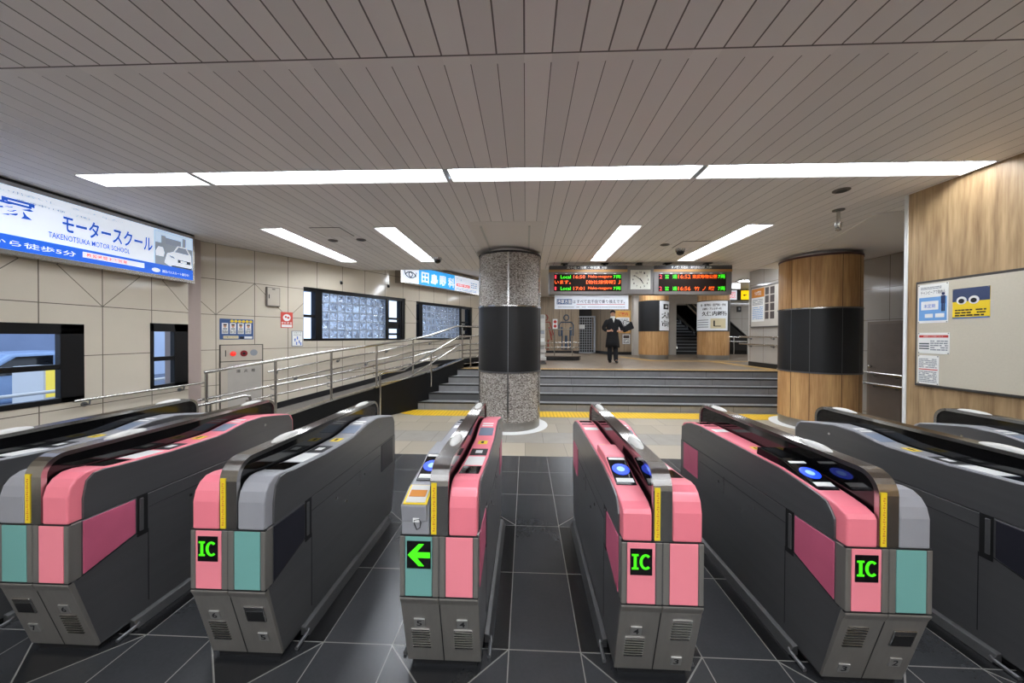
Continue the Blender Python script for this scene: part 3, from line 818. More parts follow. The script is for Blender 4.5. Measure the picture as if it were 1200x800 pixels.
def gate(cx, L, R, label):
    t = thing('ticket_gate', label, 'ticket gate', (cx, 1.6, 0), 0, 'row of automatic ticket gates')
    MB().box(-.165, .165, .13, 1.50, 0, .035).build('plinth', black, t)
    MB().prism([(.12, .03), (.015, .40), (0, .44), (0, .733), (1.65, .733), (1.65, .40), (1.57, .03)], 'x', -.185, .185).build('body', steel, t, 0.006)
    b = MB(); b.box(-.1865, .1865, -.0015, .01, .731, .737); b.build('seam', black, t); b = MB(); b.box(-.1865, .1865, -.0015, .01, .437, .446)
    b.build('seam', black, t)
    MB().box(-.002, .002, -.0012, .004, 0, .37).build('centre_seam', black, t, loc=(0, .115, .035), rot=(TILT, 0, 0))
    # guard fin
    def outline(e):
        pts = [(e, .737), (e, .97)]
        R_ = .1 - e
        pts += [(.1 - R_ * math.cos(k * PI / 12), .968 + R_ * math.sin(k * PI / 12)) for k in range(1, 7)]
        pts += [(1.50, 1.075 - e)] + [(1.50 + R_ * math.sin(k * PI / 12), .975 + R_ * math.cos(k * PI / 12)) for k in range(1, 7)]
        return pts + [(1.60 - e, .88)]
    po, pi_ = outline(0.0), outline(0.022)
    b = MB()
    for k in range(len(po) - 1): b.prism([po[k], po[k + 1], pi_[k + 1], pi_[k]], 'x', -.043, .043)
    bmesh.ops.remove_doubles(b.bm, verts=b.bm.verts[:], dist=1e-5)
    # drop the doubled faces between neighbouring segments
    seen = {}
    for f in list(b.bm.faces):
        key = tuple(sorted(v.index for v in f.verts)) if False else tuple(sorted((round(v.co.x, 4), round(v.co.y, 4), round(v.co.z, 4)) for v in f.verts))
        seen.setdefault(key, []).append(f)
    bmesh.ops.delete(b.bm, geom=[f for fs in seen.values() if len(fs) > 1 for f in fs], context='FACES_ONLY')
    b.build('guard_rim', steel_l, t, 0, True)
    MB().prism(pi_ + [(1.578, .80), (.022, .80)], 'x', -.034, .034).build('guard_glass', blackg, t)
    ys = MB().box(-.037, -.012, -.003, .003, .742, .985).build('warning_strip', yellow, t)
    b = MB()
    for k in range(20): b.box(-.029 + .002 * (k % 3), -.021 + .002 * (k % 2), -.0042, -.003, .757 + k * .0105, .763 + k * .0105)
    b.build('strip_print', orange_ink, ys)
    for y in (.40, 1.36):
        d = MB().sphere((0, 0, 0), .030, .115, .024, 16, 10)
        d.build('sensor_dome', offw, t, 0, True, loc=(.0, y, 1.068))
    half(t, -1, **L); half(t, 1, **R)
    for sd in (-1, 1):
        MB().prism([(sd * .187, 0), (sd * .187, .05), (sd * .212, .042), (sd * .235, 0)], 'y', .26, 1.45).build('cable_cover', mat('dull_dark_steel', (84, 84, 84), .45, .6, .15, 20), t, 0.003)
        MB().tube([(sd * .222, .17, .008), (sd * .222, .26, .012), (sd * .218, .28, .02)], .010, 8).build('cable_pipe', steel, t)
P_IN = dict(colour='pink', kind='entry', panel='pink', display='ic', reader='pink')
P_OUT = dict(colour='pink', kind='exit', panel='pink', display=None)
G_OUT = dict(colour='grey', kind='exit', panel='teal', display=None, coin=True)
gate(-3.21, dict(G_OUT, number='8'), dict(G_OUT, number='7'), 'grey ticket gate at the far left, next to the cream wall handrail')
gate(-2.44, dict(G_OUT, number='7'), dict(P_OUT, number='6', low_number=False), 'ticket gate with pink right half, cut off at the left, beside the gate numbered 6')
gate(-1.437, dict(P_OUT, display='ic', number='6'), dict(G_OUT, number='5'), 'ticket gate numbered 6 with pink IC half left and grey and teal half right')
gate(-.405, dict(colour='grey', kind='entry', panel='teal', display='arrow', number='5', slot=True, reader='grey'), dict(P_OUT, number='4'), 'ticket gate showing a green left arrow, in the middle of the row')
gate(.635, dict(P_IN, number='4'), dict(P_OUT, number='3', low_number=True), 'all pink ticket gate with IC display and blue card reader, right of arrow gate')
gate(1.634, dict(P_IN, reader='black', number='3', low_number=True), dict(G_OUT, number='2'), 'ticket gate with a black card reader block, IC display and teal right panel')
gate(2.655, dict(G_OUT, number='2'), dict(G_OUT, number='1'), 'grey ticket gate on the right, in front of the oak column')
gate(3.68, dict(G_OUT, number='1'), dict(G_OUT, number='1'), 'grey ticket gate at the right end, beside the oak wall')

# ------------------------------------------------------------------ columns
def big_column(label, cx, cy, r, shell, seams, name='column'):
    t = thing(name, label, 'column', (cx, cy, 0))
    MB().lathe([(r + .14, 0), (r + .14, .006), (r + .02, .012), (r, .012)], 0, 0, 64).build('floor_ring', white, t)
    MB().lathe([(r - .012, 0), (r - .012, .165), (r - .05, .165)], 0, 0, 64).build('base_band', steel_f, t, 0, True)
    MB().lathe([(r - .05, .165), (r - .004, .165), (r - .004, 1.03), (r - .05, 1.03)], 0, 0, 96).build('lower_cladding', shell, t, 0, True)
    MB().lathe([(r - .02, 1.03), (r + .012, 1.03), (r + .012, 1.055), (r - .02, 1.055)], 0, 0, 64).build('ring', steel, t, 0, True)
    MB().lathe([(r - .05, 1.055), (r, 1.055), (r, 2.20), (r - .05, 2.20)], 0, 0, 96).build('black_panel', col_black, t, 0, True)
    MB().lathe([(r - .02, 2.20), (r + .012, 2.20), (r + .012, 2.225), (r - .02, 2.225)], 0, 0, 64).build('ring', steel_l, t, 0, True)
    MB().lathe([(r - .05, 2.225), (r - .004, 2.225), (r - .004, 3.14), (r - .05, 3.14)], 0, 0, 96).build('upper_cladding', shell, t, 0, True)
    MB().lathe([(r - .14, 3.14), (r + .004, 3.14), (r + .004, 3.175), (r - .10, 3.19), (r - .14, 3.19)], 0, 0, 64).build('cap_ring', black if shell is pebble_m else mat('dark_red_cap', (86, 58, 56), 0.5), t, 0, True)
    MB().lathe([(r - .15, 3.15), (r - .15, CH)], 0, 0, 48).build('neck', smooth_ceiling, t, 0, True)
    b = MB(); b2 = MB()
    for a in seams:
        a = math.radians(a); ux, uy = math.cos(a), math.sin(a); px, py = -uy, ux
        for z0, z1, q in ((.165, 1.03, b), (2.225, 3.14, b), (1.055, 2.20, b2)):
            w = (.014 if shell is pebble_m else .003) if q is b else .004
            R0, R1 = r - .03, r + (.006 if shell is pebble_m and q is b else .0005)
            q.hexa([(ux * R0 + px * w, uy * R0 + py * w, z0), (ux * R1 + px * w, uy * R1 + py * w, z0), (ux * R1 - px * w, uy * R1 - py * w, z0), (ux * R0 - px * w, uy * R0 - py * w, z0)],
                   [(ux * R0 + px * w, uy * R0 + py * w, z1), (ux * R1 + px * w, uy * R1 + py * w, z1), (ux * R1 - px * w, uy * R1 - py * w, z1), (ux * R0 - px * w, uy * R0 - py * w, z1)])
    b.build('cladding_joint', steel_l if shell is pebble_m else mat('brown_joint', (96, 70, 46), .6), t)
    b2.build('panel_joint', grey_ink if shell is pebble_m else steel, t)
    return t
big_column('round column with glazed stone mosaic above and below a black band, beside the stairs', -.305, 6.532, .587, pebble_m, (-90, -90 + 67, -90 - 67, 45, 135))
big_column('round oak clad column with a black band, in front of the grey door', 5.62, 6.83, .612, wood_col, (-90 - 78, -90 - 50, -90 - 8, -90 + 25, 60))
def small_column(label, cx, cy, r):
    t = thing('slim_column', label, 'column', (cx, cy, LZ))
    MB().lathe([(r - .004, 0), (r - .004, .165), (r - .03, .165)], 0, 0, 48).build('base_band', steel_f, t, 0, True)
    MB().lathe([(r - .02, .165), (r, .165), (r, 1.08), (r - .02, 1.08)], 0, 0, 48).build('lower_cladding', wood_col, t, 0, True)
    MB().lathe([(r - .02, 1.08), (r + .01, 1.08), (r + .01, 2.28), (r - .02, 2.28)], 0, 0, 48).build('band', col_black, t, 0, True)
    MB().lathe([(r - .02, 2.28), (r, 2.28), (r, HC - LZ), (r - .02, HC - LZ)], 0, 0, 48).build('upper_cladding', wood_col, t, 0, True)
    return t
def curved_panel(r, a0, a1, z0, z1, m, parent, name):
    return MB().lathe([(r, z0), (r, z1)], 0, 0, 24, math.radians(a0), math.radians(a1)).build(name, m, parent, 0, True)
def curved_letters(name, s, a0, a1, z0, z1, r, m, parent, bold=0.03):
    o = letters(name, s, 0, 1, z0, z1, 0, m, parent, bold)
    for v in o.data.vertices:
        a = math.radians(a0 + (a1 - a0) * v.co.x)
        v.co = (r * math.cos(a), r * math.sin(a), v.co.z)
    return o
c1 = small_column('oak column at the back with a black band and a narrow white advert, left of the stairs up', 5.117, 13.976, .556)
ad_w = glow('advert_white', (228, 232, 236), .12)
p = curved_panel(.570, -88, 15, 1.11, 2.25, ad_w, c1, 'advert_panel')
curved_letters('advert_letters', '大阪', -80, -18, 1.57, 1.82, .573, ink, p); curved_letters('advert_letters', '市西', -80, -18, 1.26, 1.50, .573, ink, p)
b = MB(); b.lathe([(.574, 1.93), (.574, 2.13)], 0, 0, 6, math.radians(-72), math.radians(-42)); b.build('advert_logo', ink, p)
MB().lathe([(.5755, 1.985), (.5755, 2.075)], 0, 0, 6, math.radians(-64), math.radians(-50)).build('advert_logo_centre', white, p)
c2 = small_column('oak column at the back covered by a white clinic advert, right of the stairs up', 7.441, 13.946, .559)
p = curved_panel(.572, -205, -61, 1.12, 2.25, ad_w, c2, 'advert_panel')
curved_letters('advert_letters', '久保内医院', -160, -66, 1.68, 1.86, .575, ink, p)
curved_letters('advert_letters', '胃・胃腸科・肛門科・外科', -165, -72, 2.05, 2.15, .575, ink, p, 0.02)
curved_letters('advert_letters', '皮膚科・アレルギー科', -158, -90, 1.91, 2.00, .575, ink, p, 0.02)
curved_panel(.575, -127, -72, 1.20, 1.58, mat('advert_map', (226, 214, 176), .5), p, 'advert_map')
for k in range(4): curved_panel(.575, -188, -134, 1.24 + .09 * k, 1.27 + .09 * k, grey_ink, p, 'advert_line')
curved_panel(.577, -117, -112, 1.28, 1.50, ink, p, 'map_road'); curved_panel(.577, -114, -92, 1.27, 1.30, ink, p, 'map_road')

# ------------------------------------------------------------------ railings on the ramp and the stairs
RL = lambda s, perp, z: (s, -perp, z)
t = thing('ramp_railing', 'stainless guard railing along the open side of the ramp', 'railing', OBL, OA)
MB().tube([RL(-.52, 1.42, 1.165), RL(.35, 1.42, 1.28), RL(1.25, 1.42, 1.395), RL(2.18, 1.42, 1.49), RL(3.1, 1.42, 1.60), RL(3.65, 1.42, 1.69), RL(4.60, 1.42, 1.935), RL(6.6, 1.42, 1.935)], .024).build('top_rail', chrome, t, 0, True)
for s, zt in ((-.5, 1.16), (.35, 1.28), (1.25, 1.39), (2.19, 1.48), (3.14, 1.60), (4.83, 1.93), (6.4, 1.93)):
    MB().tube([RL(s, 1.42, max(0, rz(s))), RL(s, 1.42, zt)], .02).build('post', chrome, t, 0, True)
MB().tube([RL(-.58, 1.36, .785), RL(.35, 1.36, .88), RL(1.25, 1.36, .96), RL(2.18, 1.36, 1.07), RL(3.14, 1.36, 1.20), RL(4.7, 1.36, 1.46), RL(6.6, 1.36, 1.46)], .019).build('handrail', chrome, t, 0, True)
MB().tube([RL(-.02, 1.36, .69), RL(.35, 1.36, .725), RL(1.1, 1.36, .80), RL(2.14, 1.36, .92), RL(3.14, 1.36, 1.04), RL(4.7, 1.36, 1.29), RL(6.6, 1.36, 1.29)], .019).build('lower_handrail', chrome, t, 0, True)
MB().tube([RL(4.83, 1.42, 1.10), RL(6.6, 1.42, 1.10)], .015).tube([RL(4.83, 1.42, 1.20), RL(6.6, 1.42, 1.20)], .015).tube([RL(4.83, 1.42, .93), RL(6.6, 1.42, .93)], .015).build('lower_bar', chrome, t, 0, True)
b = MB()
for s, z1, z2 in ((.35, .88, .725), (1.25, .96, .815), (2.19, 1.07, .925), (3.14, 1.2, 1.04)):
    for z in (z1, z2): b.tube([RL(s - .04, 1.36, z - .015), RL(s - .04, 1.37, z - .055), RL(s, 1.42, z - .06)], .008, 6)
b.build('bracket', steel, t, 0, True)
t = thing('ramp_end_loop', 'low looped stainless handrail end at the foot of the ramp', 'railing', OBL, OA)
MB().tube([RL(-.95, 1.53, .71), RL(-.56, 1.53, .745), RL(-.10, 1.53, .795), RL(-.04, 1.53, .78), RL(-.03, 1.53, .72), RL(-.03, 1.53, .66)], .022).build('rail', chrome, t, 0, True)
MB().tube([RL(-.95, 1.53, .59), RL(-.49, 1.53, .62), RL(-.03, 1.53, .66)], .019).build('lower_rail', chrome, t, 0, True)
MB().tube([RL(-.49, 1.53, 0), RL(-.49, 1.53, .75)], .02).build('post', chrome, t, 0, True)
t = thing('stair_handrail', 'double stainless handrail climbing the left end of the stairs', 'handrail', OBL, OA)
q = 1.56
MB().tube([RL(2.17, q, .80), RL(2.17, q, .90), RL(2.24, q, .925), RL(2.75, q, .93), RL(2.95, q, 1.02), RL(4.52, q, 1.67), RL(5.05, q, 1.67)], .021).build('top_rail', chrome, t, 0, True)
MB().tube([RL(2.17, q, .72), RL(2.65, q, .735), RL(2.90, q, .77), RL(3.55, q, 1.03), RL(4.58, q, 1.46), RL(5.05, q, 1.46)], .019).build('lower_rail', chrome, t, 0, True)
for s, z0, z1 in ((2.17, 0, .9), (3.56, .489, 1.28), (5.0, LZ, 1.67)): MB().tube([RL(s, q, z0), RL(s, q, z1)], .02).build('post', chrome, t, 0, True)

def wall_rail(name, label, origin, rot, pts, brackets, off=.08, r=.018, cat='handrail', group=None):
    t = thing(name, label, cat, origin, rot, group)
    MB().tube([(s, -off, z) for s, z in pts], r).build('rail', chrome, t, 0, True)
    for s, z in brackets:
        b = MB().tube([(s, -off, z - .015), (s, -off + .005, z - .06), (s, -.005, z - .065)], .009, 8)
        b.prism([(s + .03 * math.cos(k * PI / 8), z - .065 + .03 * math.sin(k * PI / 8)) for k in range(16)], 'y', -.012, 0)
        b.build('bracket', steel, t, 0, True)
    return t
wall_rail('wall_handrail', 'level stainless handrail on the cream wall below the small sash windows', (-5.36, 0, 0), PI / 2, [(3.80, .895), (5.48, .895)], [(3.95, .895), (5.1, .895)])
wall_rail('wall_handrail', 'stainless handrail rising along the cream wall beside the ramp', OBL, OA, [(.78, .98), (1.98, 1.14), (3.2, 1.28), (4.3, 1.45), (7.5, 1.72)], [(.95, 1.0), (2.2, 1.165), (3.5, 1.33), (5.0, 1.51)])
wall_rail('wall_handrail', 'stainless handrail low on the cream wall beside the ramp, under the other', OBL, OA, [(.95, .80), (2.0, .93), (3.2, 1.08), (4.4, 1.25), (7.5, 1.45)], [(1.3, .84), (2.9, 1.04)], r=.016)
for z, n in ((1.70, 'upper stainless rail on the grey wall under the framed posters'), (1.475, 'lower stainless rail on the grey wall under the framed posters')):
    wall_rail('wall_handrail', n, (6.85, 11.05, 0), -PI / 2, [(-.10, z), (3.2, z - .02)], [(.35, z), (1.3, z)], r=.02)
for z, n in ((1.0, 'upper stainless rail across the grey door'), (.79, 'lower stainless rail across the grey door')):
    wall_rail('wall_handrail', n, (6.85, 11.05, 0), -PI / 2, [(3.7, z), (4.62, z - .01)], [(4.1, z), (4.5, z)], r=.022)

# ------------------------------------------------------------------ things on the left walls
t = thing('lit_billboard', 'wide lit billboard with blue lettering and a silver car on the left wall', 'billboard', (-5.36, 0, 0), PI / 2)
x0, x1, z0, z1 = 2.0, 5.21, 2.48, 3.22
MB().box(x0, x1, -.15, 0, z0, z1).build('box', steel_l, t, .006)
fc = MB().box(x0 + .03, x1 - .045, -.156, -.15, z0 + .05, z1 - .045).build('face', lit_pale, t)
MB().box(x0, x1, -.14, -.02, z1, CH - .003).build('top_gap', black, t)
MB().box(x0 + .03, 4.6, -.158, -.156, z0 + .21, z1 - .05).build('white_field', lit_white, fc)
MB().box(x0 + .03, x1 - .045, -.160, -.156, z0 + .05, z0 + .20).build('blue_band', lit_dblue, fc)
letters('big_letters', '竹の塚', 2.35, 3.45, 2.86, 3.06, -.162, lit_ink, fc, .02)
letters('big_letters', 'モータースクール', 3.655, 4.585, 2.83, 3.03, -.162, lit_ink, fc, .02)
letters('small_letters', 'TAKENOTSUKA MOTOR SCHOOL', 3.54, 4.31, 2.735, 2.80, -.162, lit_ink, fc, .012)
letters('faint_letters', 'いい出会いに、きっとなる・・・', 3.1, 4.42, 3.105, 3.135, -.162, lit_grey, fc)
letters('small_letters', '普通車(1種・2種)', 3.3, 3.90, 3.035, 3.065, -.162, lit_grey, fc)
letters('band_letters', '駅から徒歩5分', 3.0, 3.77, 2.57, 2.63, -.1625, lit_white, fc, .01)
MB().box(3.83, 4.48, -.163, -.160, 2.585, 2.65).build('band_pill', lit_white, fc)
letters('pill_letters', '教習時間まで営業', 3.86, 4.28, 2.595, 2.64, -.165, lit_red, fc, .01)
b = MB(); b.disc(4.63, 2.59, .055, -.163, -.160, 20, .028); b.build('oval_logo', lit_white, fc)
letters('band_letters', '送迎バススルート運行中!', 4.71, 5.10, 2.57, 2.61, -.1625, lit_white, fc, .01)
pic = MB().box(4.62, x1 - .055, -.160, -.156, z0 + .20, z1 - .07).build('car_picture', lit_silver, fc)
MB().box(4.62, x1 - .055, -.161, -.160, 2.99, z1 - .075).build('picture_sky', lit_pale, pic)
MB().box(4.70, 4.76, -.162, -.161, 2.98, 3.1).box(5.0, 5.05, -.162, -.161, 2.98, 3.13).build('picture_buildings', lit_silver, pic)
MB().box(4.76, 4.98, -.162, -.161, 2.99, 3.08).build('picture_trees', lit_grey, pic)
MB().prism([(4.74, 2.72), (4.78, 2.86), (4.87, 2.90), (4.93, 3.0), (5.06, 3.0), (5.13, 2.9), (5.145, 2.72), (5.1, 2.68), (4.82, 2.68)], 'y', -.163, -.161).build('pictured_car_body', lit_white, pic)
MB().prism([(4.885, 2.90), (4.94, 2.985), (5.05, 2.985), (5.10, 2.90)], 'y', -.1645, -.163).build('pictured_windscreen', lit_grey, pic)
MB().box(4.93, 5.12, -.1645, -.163, 2.755, 2.80).box(4.84, 5.14, -.1645, -.163, 2.68, 2.70).build('pictured_grille', lit_dark, pic)
MB().prism([(4.80, 2.84), (4.87, 2.83), (4.89, 2.80), (4.83, 2.81)], 'y', -.1645, -.163).build('pictured_headlamp', lit_grey, pic)
MB().box(4.97, 5.06, -.166, -.1645, 2.76, 2.79).build('pictured_plate', lit_white, pic)
MB().prism([(4.625, 2.86), (4.66, 2.93), (4.72, 2.93), (4.74, 2.86), (4.73, 2.80), (4.63, 2.80)], 'y', -.163, -.161).build('pictured_small_car', lit_white, pic)

t = thing('lit_clinic_sign', 'lit white and blue sign box above the further glass block window', 'sign', OBL, OA)
x0, x1, z0, z1 = 3.77, 7.05, 3.07, 3.60
MB().box(x0, x1, -.24, 0, z0, z1).build('box', steel_l, t, .006)
fc = MB().box(x0 + .03, x1 - .03, -.246, -.24, z0 + .03, z1 - .04).build('face', lit_white, t)
MB().box(4.37, 5.82, -.249, -.246, z0 + .03, z1 - .04).build('blue_field', lit_blue, fc)
for k, ch in enumerate('田島眼科'): letters('letter', ch, 4.46 + .355 * k, 4.74 + .355 * k, 3.16, 3.46, -.251, lit_white, fc, .03)
b = MB()
def ell(cx, cz, rx, rz_, a0, a1): return [(cx + rx * math.cos(math.radians(a)), -.249, cz + rz_ * math.sin(math.radians(a))) for a in range(a0, a1 + 1, 15)]
b.tube(ell(4.08, 3.40, .20, .17, 180, 360), .014, 6).tube(ell(4.08, 3.22, .20, .17, 20, 160), .014, 6).tube(ell(4.08, 3.32, .06, .06, 0, 360), .014, 6)
b.build('eye_logo', lit_dark, fc)
MB().box(5.90, 6.55, -.249, -.246, 3.24, 3.33).build('red_bar', lit_red, fc)
letters('bar_letters', '駅前徒歩2分', 5.95, 6.50, 3.255, 3.315, -.251, lit_white, fc, .02)
letters('small_letters', '竹の塚クリニック', 5.90, 6.60, 3.40, 3.50, -.251, lit_grey, fc, .01)
fine_print('print_lines', 5.9, 6.9, 3.12, 3.2, 2, -.249, lit_grey, fc)
fine_print('print_lines', 6.6, 6.95, 3.25, 3.45, 3, -.249, lit_grey, fc)

t = thing('hydrant_cabinet', 'beige fire hydrant cabinet with a red lamp recessed in the cream wall', 'fire hydrant cabinet', OBL, OA)
MB().box(.075, .735, -.01, 0, .05, 1.51).build('frame', mat('dark_cabinet_gap', (70, 64, 58), .5), t)
MB().box(.09, .715, -.022, -.01, .06, 1.20).build('door', beige_metal, t, .003)
MB().box(.09, .715, -.022, -.01, 1.215, 1.495).build('upper_panel', beige_metal, t, .003)
MB().box(.185, .70, -.026, -.022, .07, 1.165).build('door_inset', mat('grey_beige_metal', (176, 170, 160), .4), t, .002)
MB().box(.15, .162, -.026, -.022, 1.30, 1.41).build('hinge_slot', ink, t)
b = MB(); b.disc(.265, 1.345, .045, -.026, -.022); b.build('lamp_base', red_ink, t)
MB().sphere((.265, -.03, 1.345), .036, .03, .036).build('alarm_lamp', red_lamp, t, 0, True)
b = MB(); b.disc(.425, 1.345, .055, -.03, -.022); bt = b.build('call_button', mat('dark_red_button', (130, 34, 40), .35), t)
b = MB(); b.disc(.425, 1.345, .022, -.033, -.03); b.build('button_centre', black, bt)
b = MB(); b.disc(.58, 1.355, .058, -.025, -.022); sp = b.build('speaker_grille', grey_ink, t)
for k, ch in enumerate('消火栓'): letters('letter', ch, .31 + .115 * k, .37 + .115 * k, 1.00, 1.06, -.0268, ink, t, .02)

def flat(name, label, cat, origin, rot, x0, x1, z0, z1, m, th=.001, group=None, frame=None):
    t = thing(name, label, cat, origin, rot, group)
    if frame: MB().box(x0 - .015, x1 + .015, -th, 0, z0 - .015, z1 + .015).build('frame', frame, t, .002)
    sh = MB().box(x0, x1, -th - .003, -th, z0, z1).build('sheet', m, t)
    return t, sh, -th - .003
t, sh, y = flat('poster', 'blue and yellow poster with four faces above the hydrant cabinet', 'poster', OBL, OA, .08, .58, 1.60, 1.965, mat('poster_blue', (64, 92, 140), .4))
for k in range(6):
    b = MB(); b.disc(.255 + .057 * k, 1.925, .027, y - .002, y, 6); b.build('yellow_tile', yellow, sh)
for k in range(4):
    xc = .155 + .115 * k
    MB().box(xc - .045, xc + .045, y - .002, y, 1.70, 1.89).build('portrait_card', white, sh)
    b = MB(); b.disc(xc, 1.835, .022, y - .004, y - .002, 14, .028); b.build('portrait_face', skin, sh)
    MB().box(xc - .025, xc + .025, y - .005, y - .002, 1.85, 1.872).build('portrait_hair', ink, sh)
    MB().box(xc - .03, xc + .03, y - .004, y - .002, 1.775, 1.80).build('portrait_coat', grey_ink, sh)
    fine_print('caption', xc - .04, xc + .04, 1.71, 1.765, 4, y - .003, ink, sh)
MB().box(.13, .35, y - .002, y, 1.615, 1.665).build('caption_box', mat('poster_cream', (224, 210, 170), .5), sh)
letters('caption', 'この顔にピンときたら', .14, .34, 1.63, 1.655, y - .003, ink, sh)
MB().box(.37, .43, y - .002, y, 1.61, 1.65).build('portrait_small', ink, sh)
MB().box(.44, .56, y - .002, y, 1.615, 1.655).build('caption_box', white, sh)
t, sh, y = flat('red_poster', 'small red and white poster to the left of the nearer glass block window', 'poster', OBL, OA, 1.04, 1.26, 1.825, 2.14, mat('poster_red', (205, 78, 66), .4))
b = MB(); b.disc(1.15, 2.03, .07, y - .002, y); b.build('poster_emblem', white, sh)
b = MB(); b.disc(1.13, 2.045, .02, y - .004, y - .002, 12).disc(1.175, 2.03, .022, y - .004, y - .002, 12); b.build('emblem_figure', red_ink, sh)
MB().box(1.055, 1.245, y - .002, y, 1.84, 1.89).build('white_foot', white, sh)
for k in range(4): letters('poster_letters', '防犯強化'[k], 1.055 + .05 * k, 1.095 + .05 * k, 1.90, 1.945, y - .002, white, sh, .03)
t, sh, y = flat('notice_sign', 'small framed white pictogram notice just under and left of the nearer glass block window', 'notice', OBL, OA, 1.25, 1.44, 1.465, 1.755, white, .01, None, grey_ink)
letters('notice_title', 'お知らせ', 1.27, 1.42, 1.715, 1.745, y - .001, ink, sh)
b = MB()
for cx, cz in ((1.30, 1.60), (1.345, 1.64), (1.38, 1.56), (1.33, 1.53), (1.41, 1.52)): b.disc(cx, cz, .014, y - .001, y, 12).box(cx - .01, cx + .01, y - .001, y, cz - .045, cz - .016)
b.build('pictogram', blue_ink, sh)
fine_print('notice_print', 1.27, 1.42, 1.67, 1.70, 2, y - .001, grey_ink, sh)
t = thing('distribution_box', 'grey metal distribution box on the cream wall left of the nearer glass block window', 'electrical box', OBL, OA)
MB().box(.78, 1.01, -.05, -.001, 2.235, 2.60).build('case', mat('box_case_grey', (120, 114, 106), .5), t, .003)  # grey case, a tone darker than its beige door
dr = MB().box(.795, .997, -.058, -.05, 2.25, 2.588).build('door', beige_metal, t, .003)
MB().box(.81, .822, -.064, -.058, 2.38, 2.46).build('latch', ink, dr)
MB().box(.87, .92, -.060, -.058, 2.555, 2.57).build('name_plate', ink, dr)
for s, z in ((2.28, 2.87), (3.55, 2.95)):
    tt = thing('wall_speaker', 'small black fitting high on the cream wall %s' % ('above the nearer glass block window' if s < 3 else 'just left of the lit clinic sign'), 'wall fitting', ob(s), OA, 'small black fittings high on the cream wall')
    MB().sphere((0, -.03, z), .03, .03, .035).build('body', black, tt, 0, True)
    MB().box(-.02, .02, -.02, 0, z - .02, z + .05).build('bracket', grey_ink, tt)

# ------------------------------------------------------------------ ceiling fittings
def dome_camera(x, y, label):
    t = thing('dome_camera', label, 'security camera', (x, y, CH), 0, 'ceiling dome cameras')
    MB().lathe([(.02, 0), (.085, 0), (.085, -.03), (.075, -.05), (.02, -.05)], 0, 0, 24).build('base', steel_l, t, 0, True)
    MB().sphere((0, 0, -.055), .068, .068, .06).build('dome', blackg, t, 0, True)
dome_camera(-1.78, 6.85, 'dome security camera at the end of the ceiling light left of the mosaic column')
dome_camera(2.75, 6.25, 'dome security camera on the ceiling above the right departure board')
for x, y, n in ((-3.19, 5.56, 'left round vent disc beside the square ceiling hatch'), (-2.70, 5.53, 'right round vent disc beside the square ceiling hatch'), (3.35, 3.80, 'round vent disc on the ceiling in front of the hanging metal fitting'), (2.36, 5.95, 'small round vent disc on the ceiling behind the clock')):
    t = thing('ceiling_vent_disc', n, 'ceiling vent', (x, y, CH), 0, 'round ceiling vent discs')
    MB().lathe([(.01, 0), (.075, 0), (.075, -.008), (.06, -.014), (.01, -.014)], 0, 0, 24).build('disc', mat('vent_grey', (96, 88, 84), .6), t, 0, True)
    MB().lathe([(.03, -.0145), (.045, -.0145), (.045, -.016), (.03, -.016)], 0, 0, 20).build('ring', black, t)
for x0, y0, n in ((-3.15, 4.90, 'square ceiling access hatch between the two left ceiling lights'), (2.58, 5.75, 'square ceiling access hatch above the right departure board')):
    t = thing('ceiling_hatch', n, 'ceiling hatch', (x0, y0, CH), 0, 'square ceiling hatches')
    MB().box(0, .43, 0, .41, -.008, 0).build('panel', smooth_ceiling, t, .002)
    MB().box(-.012, .442, -.012, 0, -.005, 0).box(-.012, .442, .41, .422, -.005, 0).box(-.012, 0, 0, .41, -.005, 0).box(.43, .442, 0, .41, -.005, 0).build('rim', mat('hatch_rim', (104, 96, 92), .5), t)
t = thing('hanging_detector', 'shiny metal fitting hanging from the ceiling in front of the oak column', 'ceiling fitting', (3.83, 4.38, CH))
MB().lathe([(.002, 0), (.06, 0), (.06, -.012), (.002, -.012)], 0, 0, 20).build('base_plate', steel, t, 0, True)
MB().tube([(0, 0, 0), (0, 0, -.16)], .018, 12).build('stem', chrome, t, 0, True)
MB().lathe([(.002, -.16), (.035, -.16), (.035, -.20), (.022, -.23), (.03, -.25), (.002, -.26)], 0, 0, 20).build('head', chrome, t, 0, True)

